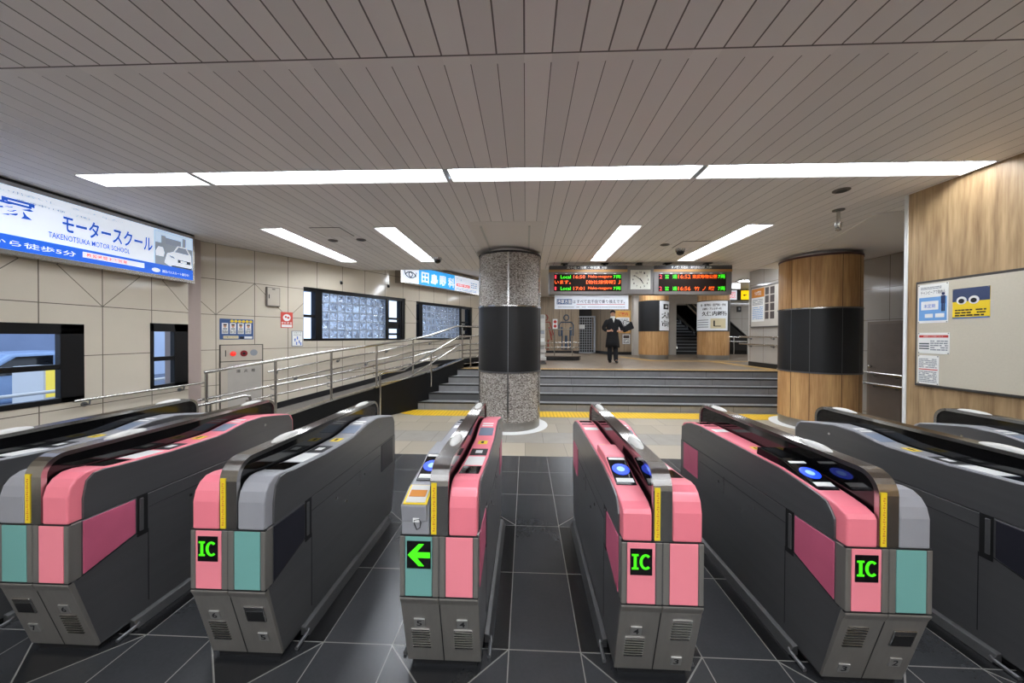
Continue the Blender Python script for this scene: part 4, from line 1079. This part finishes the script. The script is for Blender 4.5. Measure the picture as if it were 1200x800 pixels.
# ------------------------------------------------------------------ departure boards, clock, banner
BY, BK = 7.344, 1.02
def nudge(t, x, y=0):
    t.location = (x * BK, BY + y, CAMH * (1 - BK)); t.scale = (BK, BK, BK)
def board(x0, x1, label, head, head2, rows):
    t = thing('departure_board', label, 'departure board', ((x0 + x1) / 2, BY, 0), 0, 'hanging departure boards')
    nudge(t, (x0 + x1) / 2)
    h = (x1 - x0) / 2
    MB().box(-h, h, 0, .22, 2.555, 3.155).build('case', greyboard, t, .006)
    MB().box(-h, h, -.012, .232, 3.02, 3.07).build('trim_band', mat('brown_trim_band', (176, 134, 82), .5), t)
    MB().box(-h, h, -.008, 0, 3.07, 3.155).build('header', mat('dark_header', (84, 84, 88), .7, spec=.2), t)
    letters('header_letters', head, -.55 * h, .30 * h, 3.085, 3.14, -.0095, white, t, .02)
    letters('header_letters', '方面', .34 * h, .48 * h, 3.088, 3.13, -.0095, white, t, .01)
    letters('header_print', head2, -.42 * h, .45 * h, 3.073, 3.084, -.0095, white, t)
    sc_ = MB().box(-h + .10, h - .12, -.006, 0, 2.62, 2.975).build('screen', mat('dark_led_screen', (34, 24, 20), .7, spec=.15), t)
    for k in range(7): MB().box(-h + .13 + k * .2, -h + .18 + k * .2, -.004, 0, 2.985, 2.993).build('column_mark', white, t)
    for z0, z1, cells in rows:
        for s, a, b_, m in cells:
            letters('led_letters', s, -h + .10 + a * (2 * h - .22), -h + .10 + b_ * (2 * h - .22), z0, z1, -.0075, m, sc_, .012)
    for k, x in enumerate((-.6 * h, .45 * h)):
        q = MB().tube([(x, .11, 3.155), (x, .11, CH)], .03, 10); q.box(x - .07, x + .07, .04, .18, CH - .05, CH - .035); q.build('hanger', black, t)
r1, r2, r3 = (2.885, 2.955), (2.772, 2.850), (2.645, 2.715)
board(.485, 2.095, 'left departure board with three lines of red and green lettering', '北千住・浅草・中目黒', 'For Kita-senju, Asakusa & Naka-meguro', [
    (*r1, [('1', .01, .035, led_r), ('Local', .10, .25, led_g), ('16:50', .29, .465, led_o), ('Naka-meguro', .51, .86, led_o), ('7両', .88, .99, led_g)]),
    (*r2, [('います。', .01, .25, led_o), ('【他社線情報】', .48, .91, led_o), ('J', .95, .985, led_o)]),
    (*r3, [('1', .01, .035, led_r), ('Local', .10, .25, led_g), ('17:01', .29, .455, led_o), ('Naka-meguro', .51, .86, led_o), ('7両', .88, .99, led_g)])])
board(2.635, 4.21, 'right departure board with two lines of red and green lettering', '竹ノ塚・新越谷・東武動物公園', 'For Takenotsuka, Shin-koshigaya, Tobu-dobutsu-koen', [
    (2.88, 2.96, [('2', .01, .05, led_r), ('普', .09, .155, led_g), ('通', .205, .275, led_g), ('16:52', .29, .475, led_o), ('東武動物公園', .50, .865, led_o), ('7両', .88, .985, led_g)]),
    (2.635, 2.715, [('2', .01, .05, led_r), ('普', .09, .155, led_g), ('通', .205, .275, led_g), ('16:56', .29, .475, led_o), ('竹', .53, .61, led_o), ('ノ', .65, .70, led_o), ('塚', .74, .83, led_o), ('7両', .88, .985, led_g)])])
t = thing('station_clock', 'square white analogue clock in a grey case between the departure boards', 'clock', (2.365, BY, 0)); nudge(t, 2.365)
MB().box(-.265, .265, 0, .22, 2.56, 3.155).build('case', greyboard, t, .005)
q = MB().box(-.205, .205, -.006, 0, 2.66, 3.06).build('dial', mat('clock_dial', (222, 222, 210), .4), t, .02)
for k in range(1, 13):
    a = math.radians(90 - 30 * k); cx, cz = .155 * math.cos(a), 2.86 + .155 * math.sin(a)
    letters('numeral', str(k), cx - (.02 if k > 9 else .012), cx + (.02 if k > 9 else .012), cz - .02, cz + .02, -.0075, ink, q, .02)
def hand(name, ang, ln, w):
    a = math.radians(90 - ang); ux, uz = math.cos(a), math.sin(a)
    MB().prism([(-ux * .03 - uz * w, 2.86 - uz * .03 + ux * w), (ux * ln - uz * w * .5, 2.86 + uz * ln + ux * w * .5), (ux * ln + uz * w * .5, 2.86 + uz * ln - ux * w * .5), (-ux * .03 + uz * w, 2.86 - uz * .03 - ux * w)], 'y', -.011, -.009).build(name, ink, q)
hand('hour_hand', 146, .105, .011); hand('minute_hand', 306, .155, .008)
MB().box(-.05, .05, .04, .18, 3.155, CH).build('hanger', black, t)
t = thing('hanging_banner', 'white banner with a blue box and red underline hanging below the left departure board', 'banner', (1.37, BY, 0)); nudge(t, 1.37, .05); t.location.z -= .012
MB().box(-.765, .765, -.006, .006, 2.265, 2.56).build('sheet', mat('banner_white', (228, 232, 238), .5), t)
MB().box(-.72, -.405, -.009, -.006, 2.365, 2.475).build('blue_box', mat('banner_blue', (52, 84, 130), .5), t)
letters('box_letters', '浅草方面', -.71, -.415, 2.378, 2.462, -.0105, white, t, .015)
letters('letters', 'は', -.385, -.325, 2.385, 2.45, -.0075, mat('banner_navy', (60, 66, 84), .5), t, .01)
letters('letters', 'すべて北千住で乗り換えです。', -.305, .69, 2.385, 2.465, -.0075, mat('banner_navy', (60, 66, 84), .5), t, .01)
MB().box(-.31, .69, -.008, -.006, 2.362, 2.371).build('red_underline', red_ink, t)
fine_print('print_line', -.7, .7, 2.295, 2.32, 1, -.0075, grey_ink, t)

# ------------------------------------------------------------------ right side things
d = sframe('door_1', (6.85, 11.05, 0), -PI / 2)
MB().box(3.92, 4.60, -.03, 0.02, 0, 2.0).build('door_frame', door_m, d, .004)
MB().box(3.97, 4.55, -.036, -.02, .02, 1.955).build('door_leaf', mat('door_leaf_paint', (124, 112, 102), .45), d, .003)
kb = MB().sphere((4.02, -.075, 1.12), .03, .03, .03); kb.tube([(4.02, -.03, 1.12), (4.02, -.07, 1.12)], .012, 8); kb.build('door_knob', steel_l, d, 0, True)
struct(MB().box(4.60, 7.3, -.014, 0, 0, .22).build('baseboard_right.001', black, loc=(6.85, 11.05, 0), rot=(0, 0, -PI / 2)))

t = thing('notice_board', 'large beige pin board in a dark frame on the oak wall', 'notice board', (4.2, 3.95, 0), -PI / 2)
MB().box(.105, 1.75, -.03, 0, 1.175, 2.275).build('frame', mat('dark_board_frame', (58, 54, 52), .4), t, .004)
MB().box(.125, 1.73, -.034, -.03, 1.20, 2.25).build('board', mat('beige_board_felt', (196, 188, 170), .8, 0, .06, 60), t)
WR = dict(origin=(4.2, 3.95, 0), rot=-PI / 2)
def pins(sh, x0, x1, z0, z1, y):
    b = MB()
    for cx in (x0 + .008, x1 - .008):
        for cz in (z0 + .008, z1 - .008): b.disc(cx, cz, .005, y - .004, y, 8)
    b.build('pin', steel, sh)
YB = .034
t, sh, y = flat('blue_notice', 'white and blue notice with a standing figure, topmost left on the pin board', 'notice', WR['origin'], WR['rot'], .135, .395, 1.835, 2.235, white, YB)
MB().box(.145, .385, y - .001, y, 1.86, 2.10).build('blue_field', lblue_ink, sh)
letters('title', 'チャンピーアで始める', .16, .37, 2.13, 2.17, y - .001, ink, sh)
fine_print('print_lines', .16, .34, 2.18, 2.21, 2, y - .001, grey_ink, sh)
MB().box(.165, .315, y - .002, y - .001, 1.97, 2.06).box(.20, .27, y - .002, y - .001, 1.89, 1.93).box(.29, .365, y - .002, y - .001, 1.89, 1.93).build('white_box', white, sh)
letters('box_letters', '未定期', .19, .29, 1.99, 2.03, y - .003, blue_ink, sh)
b = MB(); b.disc(.355, 2.125, .014, y - .002, y - .001, 12).box(.337, .373, y - .002, y - .001, 2.03, 2.108).box(.341, .354, y - .002, y - .001, 1.95, 2.03).box(.357, .37, y - .002, y - .001, 1.95, 2.03); b.build('printed_figure', mat('navy_ink', (28, 44, 84), .5), sh)
pins(sh, .135, .395, 1.835, 2.235, y)
t, sh, y = flat('yellow_poster', 'yellow and navy poster with two round eyes on the pin board', 'poster', WR['origin'], WR['rot'], .43, .70, 1.87, 2.155, yellow, YB)
MB().box(.43, .70, y - .001, y, 2.03, 2.155).build('navy_field', mat('poster_navy', (52, 66, 100), .5), sh)
b = MB(); b.disc(.50, 2.04, .038, y - .003, y, 20).disc(.59, 2.04, .038, y - .003, y, 20); b.build('round_shape', white, sh)
b = MB(); b.disc(.50, 2.035, .022, y - .005, y - .003, 16).disc(.59, 2.035, .022, y - .005, y - .003, 16); b.build('round_shape_centre', ink, sh)
fine_print('print_lines', .45, .68, 1.885, 1.96, 3, y - .001, ink, sh)
MB().box(.43, .70, y - .001, y, 1.87, 1.88).build('blue_edge', blue_ink, sh)
pins(sh, .43, .70, 1.87, 2.155, y)
t, sh, y = flat('red_banded_notice', 'white notice with a red title band, middle of the left column on the pin board', 'notice', WR['origin'], WR['rot'], .14, .41, 1.52, 1.735, white, YB)
MB().box(.15, .40, y - .001, y, 1.685, 1.71).build('red_band', red_ink, sh)
letters('band_letters', '定期券のご利用について', .19, .36, 1.69, 1.705, y - .002, white, sh)
MB().box(.15, .24, y - .001, y, 1.615, 1.628).box(.15, .24, y - .001, y, 1.59, 1.603).box(.15, .24, y - .001, y, 1.565, 1.578).build('ink_bar', mat('bar_slate', (70, 80, 84), .5), sh)
fine_print('print_lines', .25, .40, 1.55, 1.66, 5, y - .001, grey_ink, sh)
pins(sh, .14, .41, 1.52, 1.735, y)
t, sh, y = flat('text_notice', 'small white text notice with a red line, lowest on the pin board', 'notice', WR['origin'], WR['rot'], .14, .325, 1.205, 1.50, white, YB)
fine_print('print_lines', .15, .31, 1.37, 1.47, 6, y - .001, grey_ink, sh); fine_print('print_lines', .15, .31, 1.22, 1.34, 7, y - .001, grey_ink, sh)
MB().box(.15, .315, y - .001, y, 1.35, 1.36).build('red_line', red_ink, sh)
pins(sh, .14, .325, 1.205, 1.50, y)

t = thing('map_display_case', 'framed display case with area map and photographs on the grey wall at the back right', 'display case', (6.85, 11.05, 0), -PI / 2)
MB().box(.38, 1.95, -.05, 0, 1.965, 3.17).build('frame', mat('case_frame_grey', (96, 92, 88), .4), t, .004)
sh = MB().box(.42, 1.91, -.056, -.05, 2.0, 3.13).build('back_panel', stucco, t)
MB().box(.44, .98, -.060, -.056, 2.85, 3.10).build('orange_header', orange_ink, sh)
letters('header_letters', '竹の塚周辺', .58, .86, 2.90, 3.03, -.062, white, sh, .02)
MB().box(.44, .98, -.060, -.056, 2.14, 2.84).build('map_sheet', white, sh)
fine_print('map_print', .48, .94, 2.62, 2.8, 5, -.061, grey_ink, sh); fine_print('map_print', .48, .94, 2.2, 2.58, 7, -.061, lblue_ink, sh, .4)
for k in range(4):
    MB().box(1.02, 1.16, -.060, -.056, 2.2 + .23 * k, 2.4 + .23 * k).box(1.22, 1.38, -.060, -.056, 2.2 + .23 * k, 2.4 + .23 * k).build('photograph', mat('photo_dark', (72, 64, 62), .4, 0, .5, 14), sh)

t = thing('hanging_sign_yellow', 'yellow lit direction sign with an arrow beside the end of the grey wall', 'sign', (9.12, 14.5, 0))
MB().box(-.36, .40, 0, .12, 3.20, 3.62).build('case', black, t)
f_ = MB().box(-.27, .38, -.006, 0, 3.23, 3.60).build('face', lit_yellow, t)
MB().prism([(-.20, 3.41), (-.12, 3.46), (-.12, 3.425), (-.04, 3.425), (-.04, 3.395), (-.12, 3.395), (-.12, 3.36)], 'y', -.008, -.006).build('arrow', ink, f_)
letters('letters', '出口', .04, .28, 3.38, 3.45, -.008, ink, f_, .01)
MB().box(-.01, .01, .05, .07, 3.62, HC).build('hanger', steel, t)
t = thing('lit_poster_box', 'small lit white poster box left of the yellow sign', 'sign', (8.22, 14.0, 0))
MB().box(-.20, .24, 0, .1, 3.14, 3.57).build('case', black, t); f_ = MB().box(-.19, .16, -.006, 0, 3.17, 3.54).build('face', lit_white, t)
fine_print('print_lines', -.15, .12, 3.22, 3.5, 5, -.0075, lit_red, f_)
MB().box(-.01, .01, .04, .06, 3.57, HC).build('hanger', steel, t)
t = thing('white_hanging_panel', 'small plain white panel hanging above the lit poster box', 'sign', (7.46, 12.5, 0))
MB().box(-.17, .14, 0, .04, 3.40, 3.61).build('panel', white, t, .004); MB().box(-.01, .01, .01, .03, 3.61, HC).build('hanger', steel, t)
t = thing('wall_intercom', 'small black box on the far white wall under the yellow sign', 'wall box', (11.0, 18.2, 0))
MB().box(-.10, .10, -.05, 0, 2.98, 3.27).build('case', black, t, .006); MB().box(-.04, .04, -.053, -.05, 3.08, 3.2).build('face', grey_ink, t)

t = thing('side_staircase', 'black flight with rails descending to the right behind the advert covered column', 'staircase', (0, 17.0, 0))
MB().prism([(7.4, 3.67), (8.9, 3.67), (9.98, 2.73), (11.2, 1.65), (11.2, LZ), (10.0, LZ), (7.4, 2.9)], 'y', .8, 1.1).build('balustrade', blackg, t)
MB().tube([(7.3, .75, 4.6), (9.98, .75, 2.75), (11.2, .75, 1.66)], .035, 8).build('handrail', black, t, 0, True)
MB().tube([(9.3, .5, 1.95), (9.75, .5, 1.72), (10.4, .5, 1.68), (11.2, .5, 1.68)], .03, 8).tube([(9.3, .5, 1.75), (9.75, .5, 1.5), (10.4, .5, 1.46), (11.2, .5, 1.46)], .03, 8).build('lower_handrail', chrome, t, 0, True)
for x in (9.75, 10.35): MB().tube([(x, .5, LZ), (x, .5, 1.7)], .03, 8).build('post', chrome, t, 0, True)
t = thing('stairway_handrail', 'steel handrails beside the dark stairs between the two back columns', 'handrail', (7.35, 17.2, 0))
MB().tube([(0, 0, 1.25), (0, .1, 1.62), (0, 1.6, 2.55), (0, 3, 3.4)], .035, 8).tube([(.08, 0, 1.1), (.08, .1, 1.4), (.08, 1.6, 2.3), (.08, 3, 3.1)], .035, 8).build('rail', chrome, t, 0, True)
MB().tube([(0, 0, LZ), (0, 0, 1.6)], .03, 8).build('post', chrome, t, 0, True)
t = thing('diagonal_handrails', 'parallel steel rails slanting down across the dark stairs', 'handrail', (0, 16.95, 0))
b = MB()
for k in range(3): b.tube([(7.45 + .28 * k, 0, 3.6), (8.75 + .14 * k, 0, 2.3 + .14 * k)], .03, 8)
b.build('rail', chrome, t, 0, True)
MB().prism([(7.40, 3.66), (8.3, 3.66), (9.1, 2.8), (9.1, 1.9)], 'y', .06, .10).build('side_panel', black, t)

# ------------------------------------------------------------------ back left: pictograms, gate, platform, rack
def pictogram(name, label, cx, m, woman):
    t = thing(name, label, 'sign', (cx, 17.5, 0))
    b = MB(); Y0, Y1 = -.03, 0
    pts = [(.12 * math.cos(k * PI / 10), -.015, 2.63 + .14 * math.sin(k * PI / 10)) for k in range(21)]
    b.tube(pts, .028, 6); b.build('head', m, t, 0, True)
    b = MB()
    if not woman:
        ol = [(-.36, 1.72), (-.36, 2.25), (-.27, 2.40), (.27, 2.40), (.36, 2.25), (.36, 1.72), (.25, 1.72), (.25, 2.15), (.2, 2.15), (.2, 1.02), (.03, 1.02), (.03, 1.72), (-.03, 1.72), (-.03, 1.02), (-.2, 1.02), (-.2, 2.15), (-.25, 2.15), (-.25, 1.72), (-.36, 1.72)]
    else:
        ol = [(-.22, 2.40), (.22, 2.40), (.42, 1.75), (.32, 1.72), (.18, 2.15), (.32, 1.5), (.14, 1.5), (.14, 1.02), (-.14, 1.02), (-.14, 1.5), (-.32, 1.5), (-.18, 2.15), (-.32, 1.72), (-.42, 1.75), (-.22, 2.40)]
    b.tube([(x, -.015, z) for x, z in ol], .032, 6); b.build('body_outline', m, t, 0, True)
pictogram('restroom_sign_man', 'tall slate blue outline of a man on the wooden wall', 2.05, mat('slate_blue_metal', (66, 84, 104), .4, .3), False)
pictogram('restroom_sign_woman', 'tall red outline of a woman on the wooden wall beside the mosaic column', 1.0, mat('brick_red_metal', (150, 62, 52), .4, .2), True)
t, sh, y = flat('restroom_notice', 'small white notice with two red discs between the man and woman outlines', 'notice', (1.49, 17.5, 0), 0, -.12, .12, 2.06, 2.56, white, .01)
b = MB(); b.disc(0, 2.42, .08, y - .004, y).disc(0, 2.2, .08, y - .004, y); b.build('red_disc', red_ink, sh)
t = thing('lattice_gate', 'grey metal lattice gate closing the dark passage', 'gate', (3.13, 18.0, 0))
b = MB()
for k in range(8): b.box(-.42 + k * .12 - .012, -.42 + k * .12 + .012, 0, .03, LZ, 2.68)
for k in range(15): b.box(-.42, .42, 0, .03, LZ + .05 + k * .13 - .012, LZ + .05 + k * .13 + .012)
lm = mat('lattice_grey', (168, 172, 176), .5, .1)
b.build('lattice', lm, t)
MB().box(-.46, -.42, -.01, .05, LZ, 2.72).box(.42, .50, -.01, .05, LZ, 2.72).box(-.46, .5, -.01, .05, 2.68, 2.74).box(-.46, .5, -.01, .05, LZ, LZ + .05).build('frame', lm, t)
MB().box(-.42, -.06, -.03, -.01, 2.08, 2.30).build('hanging_notice', white, t)
t, sh, y = flat('orange_poster', 'orange and white map poster on the back wall behind the walking person', 'poster', (4.62, 16.6, 0), 0, -.34, .36, 1.86, 2.92, mat('poster_orange', (214, 160, 80), .5), .02)
MB().box(-.30, .32, y - .003, y, 1.95, 2.6).build('map_field', white, sh)
fine_print('map_lines', -.27, .29, 2.0, 2.55, 7, y - .004, grey_ink, sh)
letters('title', 'ご案内', -.2, .25, 2.68, 2.84, y - .003, red_ink, sh, .02)
t, sh, y = flat('small_wall_notice', 'small framed notice low on the back wall right of the walking person', 'notice', (4.80, 16.6, 0), 0, -.17, .17, 1.34, 1.78, white, .02, None, grey_ink)
MB().box(-.14, .14, y - .003, y, 1.60, 1.75).build('picture', mat('photo_dark', (72, 64, 62), .4, 0, .5, 14), sh); fine_print('print_lines', -.14, .14, 1.37, 1.57, 4, y - .003, ink, sh)
t = thing('black_platform', 'low round ended black platform with handrails behind the mosaic column', 'platform', (1.0, 13.6, LZ))
MB().prism([(-1.4, -1.2), (.75, -1.2), (.95, -1.05), (1.05, -.75), (1.05, 1.0), (-1.4, 1.0)], 'z', 0, .14).build('base', blackg, t, .01)
MB().prism([(-1.4, -1.18), (.74, -1.18), (.93, -1.04), (1.03, -.74), (1.03, .98), (-1.4, .98)], 'z', .14, .16).build('top', landing_m, t)
b = MB()
b.tube([(-1.3, -1.0, 1.12), (.7, -1.0, 1.12)], .022, 8); b.build('top_rail', chrome, t, 0, True)
MB().tube([(-1.3, -1.0, .60), (.85, -1.0, .64), (.95, -.95, .62), (.95, -.9, .48), (.8, -1.0, .46), (-1.3, -1.0, .44)], .022, 8).build('lower_rail', chrome, t, 0, True)
for x in (-.85, .05, .70): MB().tube([(x, -1.0, .16), (x, -1.0, 1.12)], .02, 8).build('post', chrome, t, 0, True)
t = thing('leaflet_rack', 'white leaflet rack standing at the right edge of the mosaic column', 'rack', (.40, 10.75, LZ))
MB().box(-.30, .22, .12, .16, .05, 1.55).build('back', offw, t)
MB().box(-.32, .24, -.16, .18, 0, .06).build('foot', steel, t, .004)
b = MB()
for k in range(6): b.hexa([(-.3, -.12 + .02 * k, .12 + .24 * k), (.24 - .01 * k, -.12 + .02 * k, .12 + .24 * k), (.24 - .01 * k, .12, .12 + .24 * k), (-.3, .12, .12 + .24 * k)], [(-.3, -.14 + .02 * k, .22 + .24 * k), (.24 - .01 * k, -.14 + .02 * k, .22 + .24 * k), (.24 - .01 * k, .12, .22 + .24 * k), (-.3, .12, .22 + .24 * k)])
b.build('tray', offw, t)
for k in range(6):
    for j in range(3):
        MB().box(-.26 + .16 * j, -.14 + .16 * j, -.08 + .02 * k, -.06 + .02 * k, .16 + .24 * k, .33 + .24 * k).build('leaflet', [white, grey_ink, offw, plate_m][(k + j) % 4], t)

# ------------------------------------------------------------------ the walking person
def skin_mesh(name, verts, edges, m, parent, sub=2):
    me = bpy.data.meshes.new(name); bm = bmesh.new()
    lay = bm.verts.layers.skin.verify()
    vs = []
    for i, (p, r) in enumerate(verts):
        v = bm.verts.new(p); rx = r if isinstance(r, tuple) else (r, r)
        v[lay].radius = rx; v[lay].use_root = (i == 0); vs.append(v)
    for a, c in edges: bm.edges.new((vs[a], vs[c]))
    bm.to_mesh(me); bm.free()
    tmp = bpy.data.objects.new('tmp', me); COL.objects.link(tmp)
    tmp.modifiers.new('skin', 'SKIN').use_smooth_shade = True
    sd = tmp.modifiers.new('sub', 'SUBSURF'); sd.levels = sub; sd.render_levels = sub
    dg = bpy.context.evaluated_depsgraph_get(); dg.update()
    out = bpy.data.meshes.new_from_object(tmp.evaluated_get(dg))
    bpy.data.objects.remove(tmp); bpy.data.meshes.remove(me)
    out.name = name; out.materials.clear(); out.materials.append(m)
    for p in out.polygons: p.use_smooth = True
    o = bpy.data.objects.new(name, out); COL.objects.link(o); o.parent = parent
    return o
ps = thing('person', 'person in a long black coat walking towards the stairs, holding a bag at the side', 'person', (2.86, 11.42, LZ))
# local: faces -y, x right in the picture
V = [((0, 0, .90), (.14, .10)), ((0, 0, 1.08), (.13, .09)), ((0, 0, 1.28), (.155, .10)), ((0, .0, 1.40), (.12, .085)), ((0, -.01, 1.48), (.052, .052)), ((0, -.015, 1.53), (.05, .055)), ((0, -.02, 1.60), (.07, .085)), ((0, -.02, 1.67), (.066, .08)),
     ((-.09, 0, .84), .085), ((-.085, -.02, .47), .056), ((-.08, .05, .10), .038), ((-.09, -.06, .045), .035),
     ((.09, 0, .84), .085), ((.095, .0, .47), .056), ((.10, -.06, .10), .038), ((.11, -.18, .045), .035),
     ((-.19, 0, 1.37), .055), ((-.30, -.02, 1.13), .042), ((-.20, -.20, 1.04), .034), ((-.13, -.25, 1.06), .026),
     ((.19, 0, 1.37), .055), ((.30, .0, 1.14), .042), ((.25, -.20, 1.02), .034), ((.16, -.25, 1.05), .026)]
E_ = [(0, 1), (1, 2), (2, 3), (3, 4), (4, 5), (5, 6), (6, 7), (0, 8), (8, 9), (9, 10), (10, 11), (0, 12), (12, 13), (13, 14), (14, 15), (3, 16), (16, 17), (17, 18), (18, 19), (3, 20), (20, 21), (21, 22), (22, 23)]
V2, E2 = list(V), list(E_)
def hand_fingers(wrist_i, dirx):
    wx, wy, wz = V2[wrist_i][0]
    base = len(V2)
    for j, (dz, ln) in enumerate(((.024, .034), (.010, .040), (-.004, .038), (-.018, .030))):
        a = len(V2)
        V2.append(((wx + dirx * .035, wy - .012, wz + dz), .0095)); V2.append(((wx + dirx * (.035 + ln), wy - .004, wz + dz - .008), .008)); V2.append(((wx + dirx * (.042 + ln), wy + .02, wz + dz - .02), .007))
        E2.extend([(wrist_i, a), (a, a + 1), (a + 1, a + 2)])
    a = len(V2)
    V2.append(((wx + dirx * .012, wy - .02, wz + .036), .010)); V2.append(((wx + dirx * .034, wy - .03, wz + .058), .008))
    E2.extend([(wrist_i, a), (a, a + 1)])
hand_fingers(19, 1); hand_fingers(23, -1)
body = skin_mesh('body', V2, E2, skin, ps, 2)
# face
MB().sphere((-.026, -.098, 1.615), .011, .008, .008).sphere((.026, -.098, 1.615), .011, .008, .008).build('eye', ink, ps, 0, True)
MB().prism([(-.010, 1.585), (.010, 1.585), (0, 1.62)], 'y', -.118, -.085).build('nose', skin, ps, 0, True)
MB().box(-.022, .022, -.102, -.09, 1.558, 1.564).build('mouth', mat('lip_red', (140, 84, 76), .5), ps)
MB().sphere((-.075, -.01, 1.605), .012, .02, .03).sphere((.075, -.01, 1.605), .012, .02, .03).build('ear', skin, ps, 0, True)
hb = MB().sphere((0, .0, 1.665), .083, .098, .085, 20, 12)
bmesh.ops.delete(hb.bm, geom=[v for v in hb.bm.verts if v.co.z < 1.60 or (v.co.y < -.055 and v.co.z < 1.665)], context='VERTS')
h = hb.build('hair', hairm, ps, 0, True)
sm = h.modifiers.new('thick', 'SOLIDIFY'); sm.thickness = .015
# clothes
rings = [(.52, .235, .165), (.70, .215, .155), (.92, .19, .14), (1.08, .182, .13), (1.25, .205, .14), (1.35, .225, .13), (1.41, .20, .115), (1.45, .12, .095), (1.485, .072, .075)]
b = MB(); R = []
for z, rx, ry in rings:
    R.append([b.bm.verts.new((rx * math.cos(k * PI / 14), ry * math.sin(k * PI / 14) * (1 if z > .8 else 1.0), z + (.012 * math.sin(3 * k * PI / 14) if z < .7 else 0))) for k in range(28)])
for i in range(len(R) - 1):
    for k in range(28): b._f([R[i][k], R[i][(k + 1) % 28], R[i + 1][(k + 1) % 28], R[i + 1][k]])
co = b.build('coat', coatm, ps, 0, True); sm = co.modifiers.new('thick', 'SOLIDIFY'); sm.thickness = .012
skin_mesh('sleeve', [((-.13, 0, 1.38), .085), ((-.195, 0, 1.355), .09), ((-.315, -.02, 1.13), .07), ((-.215, -.195, 1.045), .05)], [(0, 1), (1, 2), (2, 3)], coatm, ps)
skin_mesh('sleeve', [((.13, 0, 1.38), .085), ((.195, 0, 1.355), .09), ((.315, 0, 1.14), .07), ((.255, -.19, 1.025), .05)], [(0, 1), (1, 2), (2, 3)], coatm, ps)
skin_mesh('trouser_leg', [((-.09, 0, .80), .115), ((-.087, -.01, .47), .09), ((-.08, .035, .04), .074)], [(0, 1), (1, 2)], trouser, ps)
skin_mesh('trouser_leg', [((.09, 0, .80), .115), ((.097, 0, .47), .09), ((.10, -.06, .04), .074)], [(0, 1), (1, 2)], trouser, ps)
MB().sphere((-.085, -.01, .048), .048, .13, .048).build('shoe', blackg, ps, 0, True)
MB().sphere((.105, -.12, .048), .048, .13, .048).build('shoe', blackg, ps, 0, True)
MB().lathe([(.055, 1.465), (.080, 1.475), (.078, 1.505), (.066, 1.53), (.055, 1.53)], 0, -.012, 20).build('white_collar', white, ps, 0, True)
MB().prism([(-.035, 1.47), (.035, 1.47), (0, 1.32)], 'y', -.150, -.085).build('shirt_front', white, ps)
t = thing('shoulder_bag', 'dark shoulder bag held under the arm of the walking person', 'bag', (3.33, 11.30, LZ), .0)
MB().hexa([(-.13, -.07, 1.00), (.18, -.07, 1.14), (.18, .07, 1.14), (-.13, .07, 1.00)], [(-.15, -.06, 1.17), (.10, -.06, 1.36), (.10, .06, 1.36), (-.15, .06, 1.17)]).build('pouch', coatm, t, .02)
MB().tube([(-.13, 0, 1.19), (-.16, .02, 1.34), (-.12, .03, 1.40), (.0, .02, 1.36), (.07, 0, 1.34)], .012, 8).build('strap', black, t, 0, True)
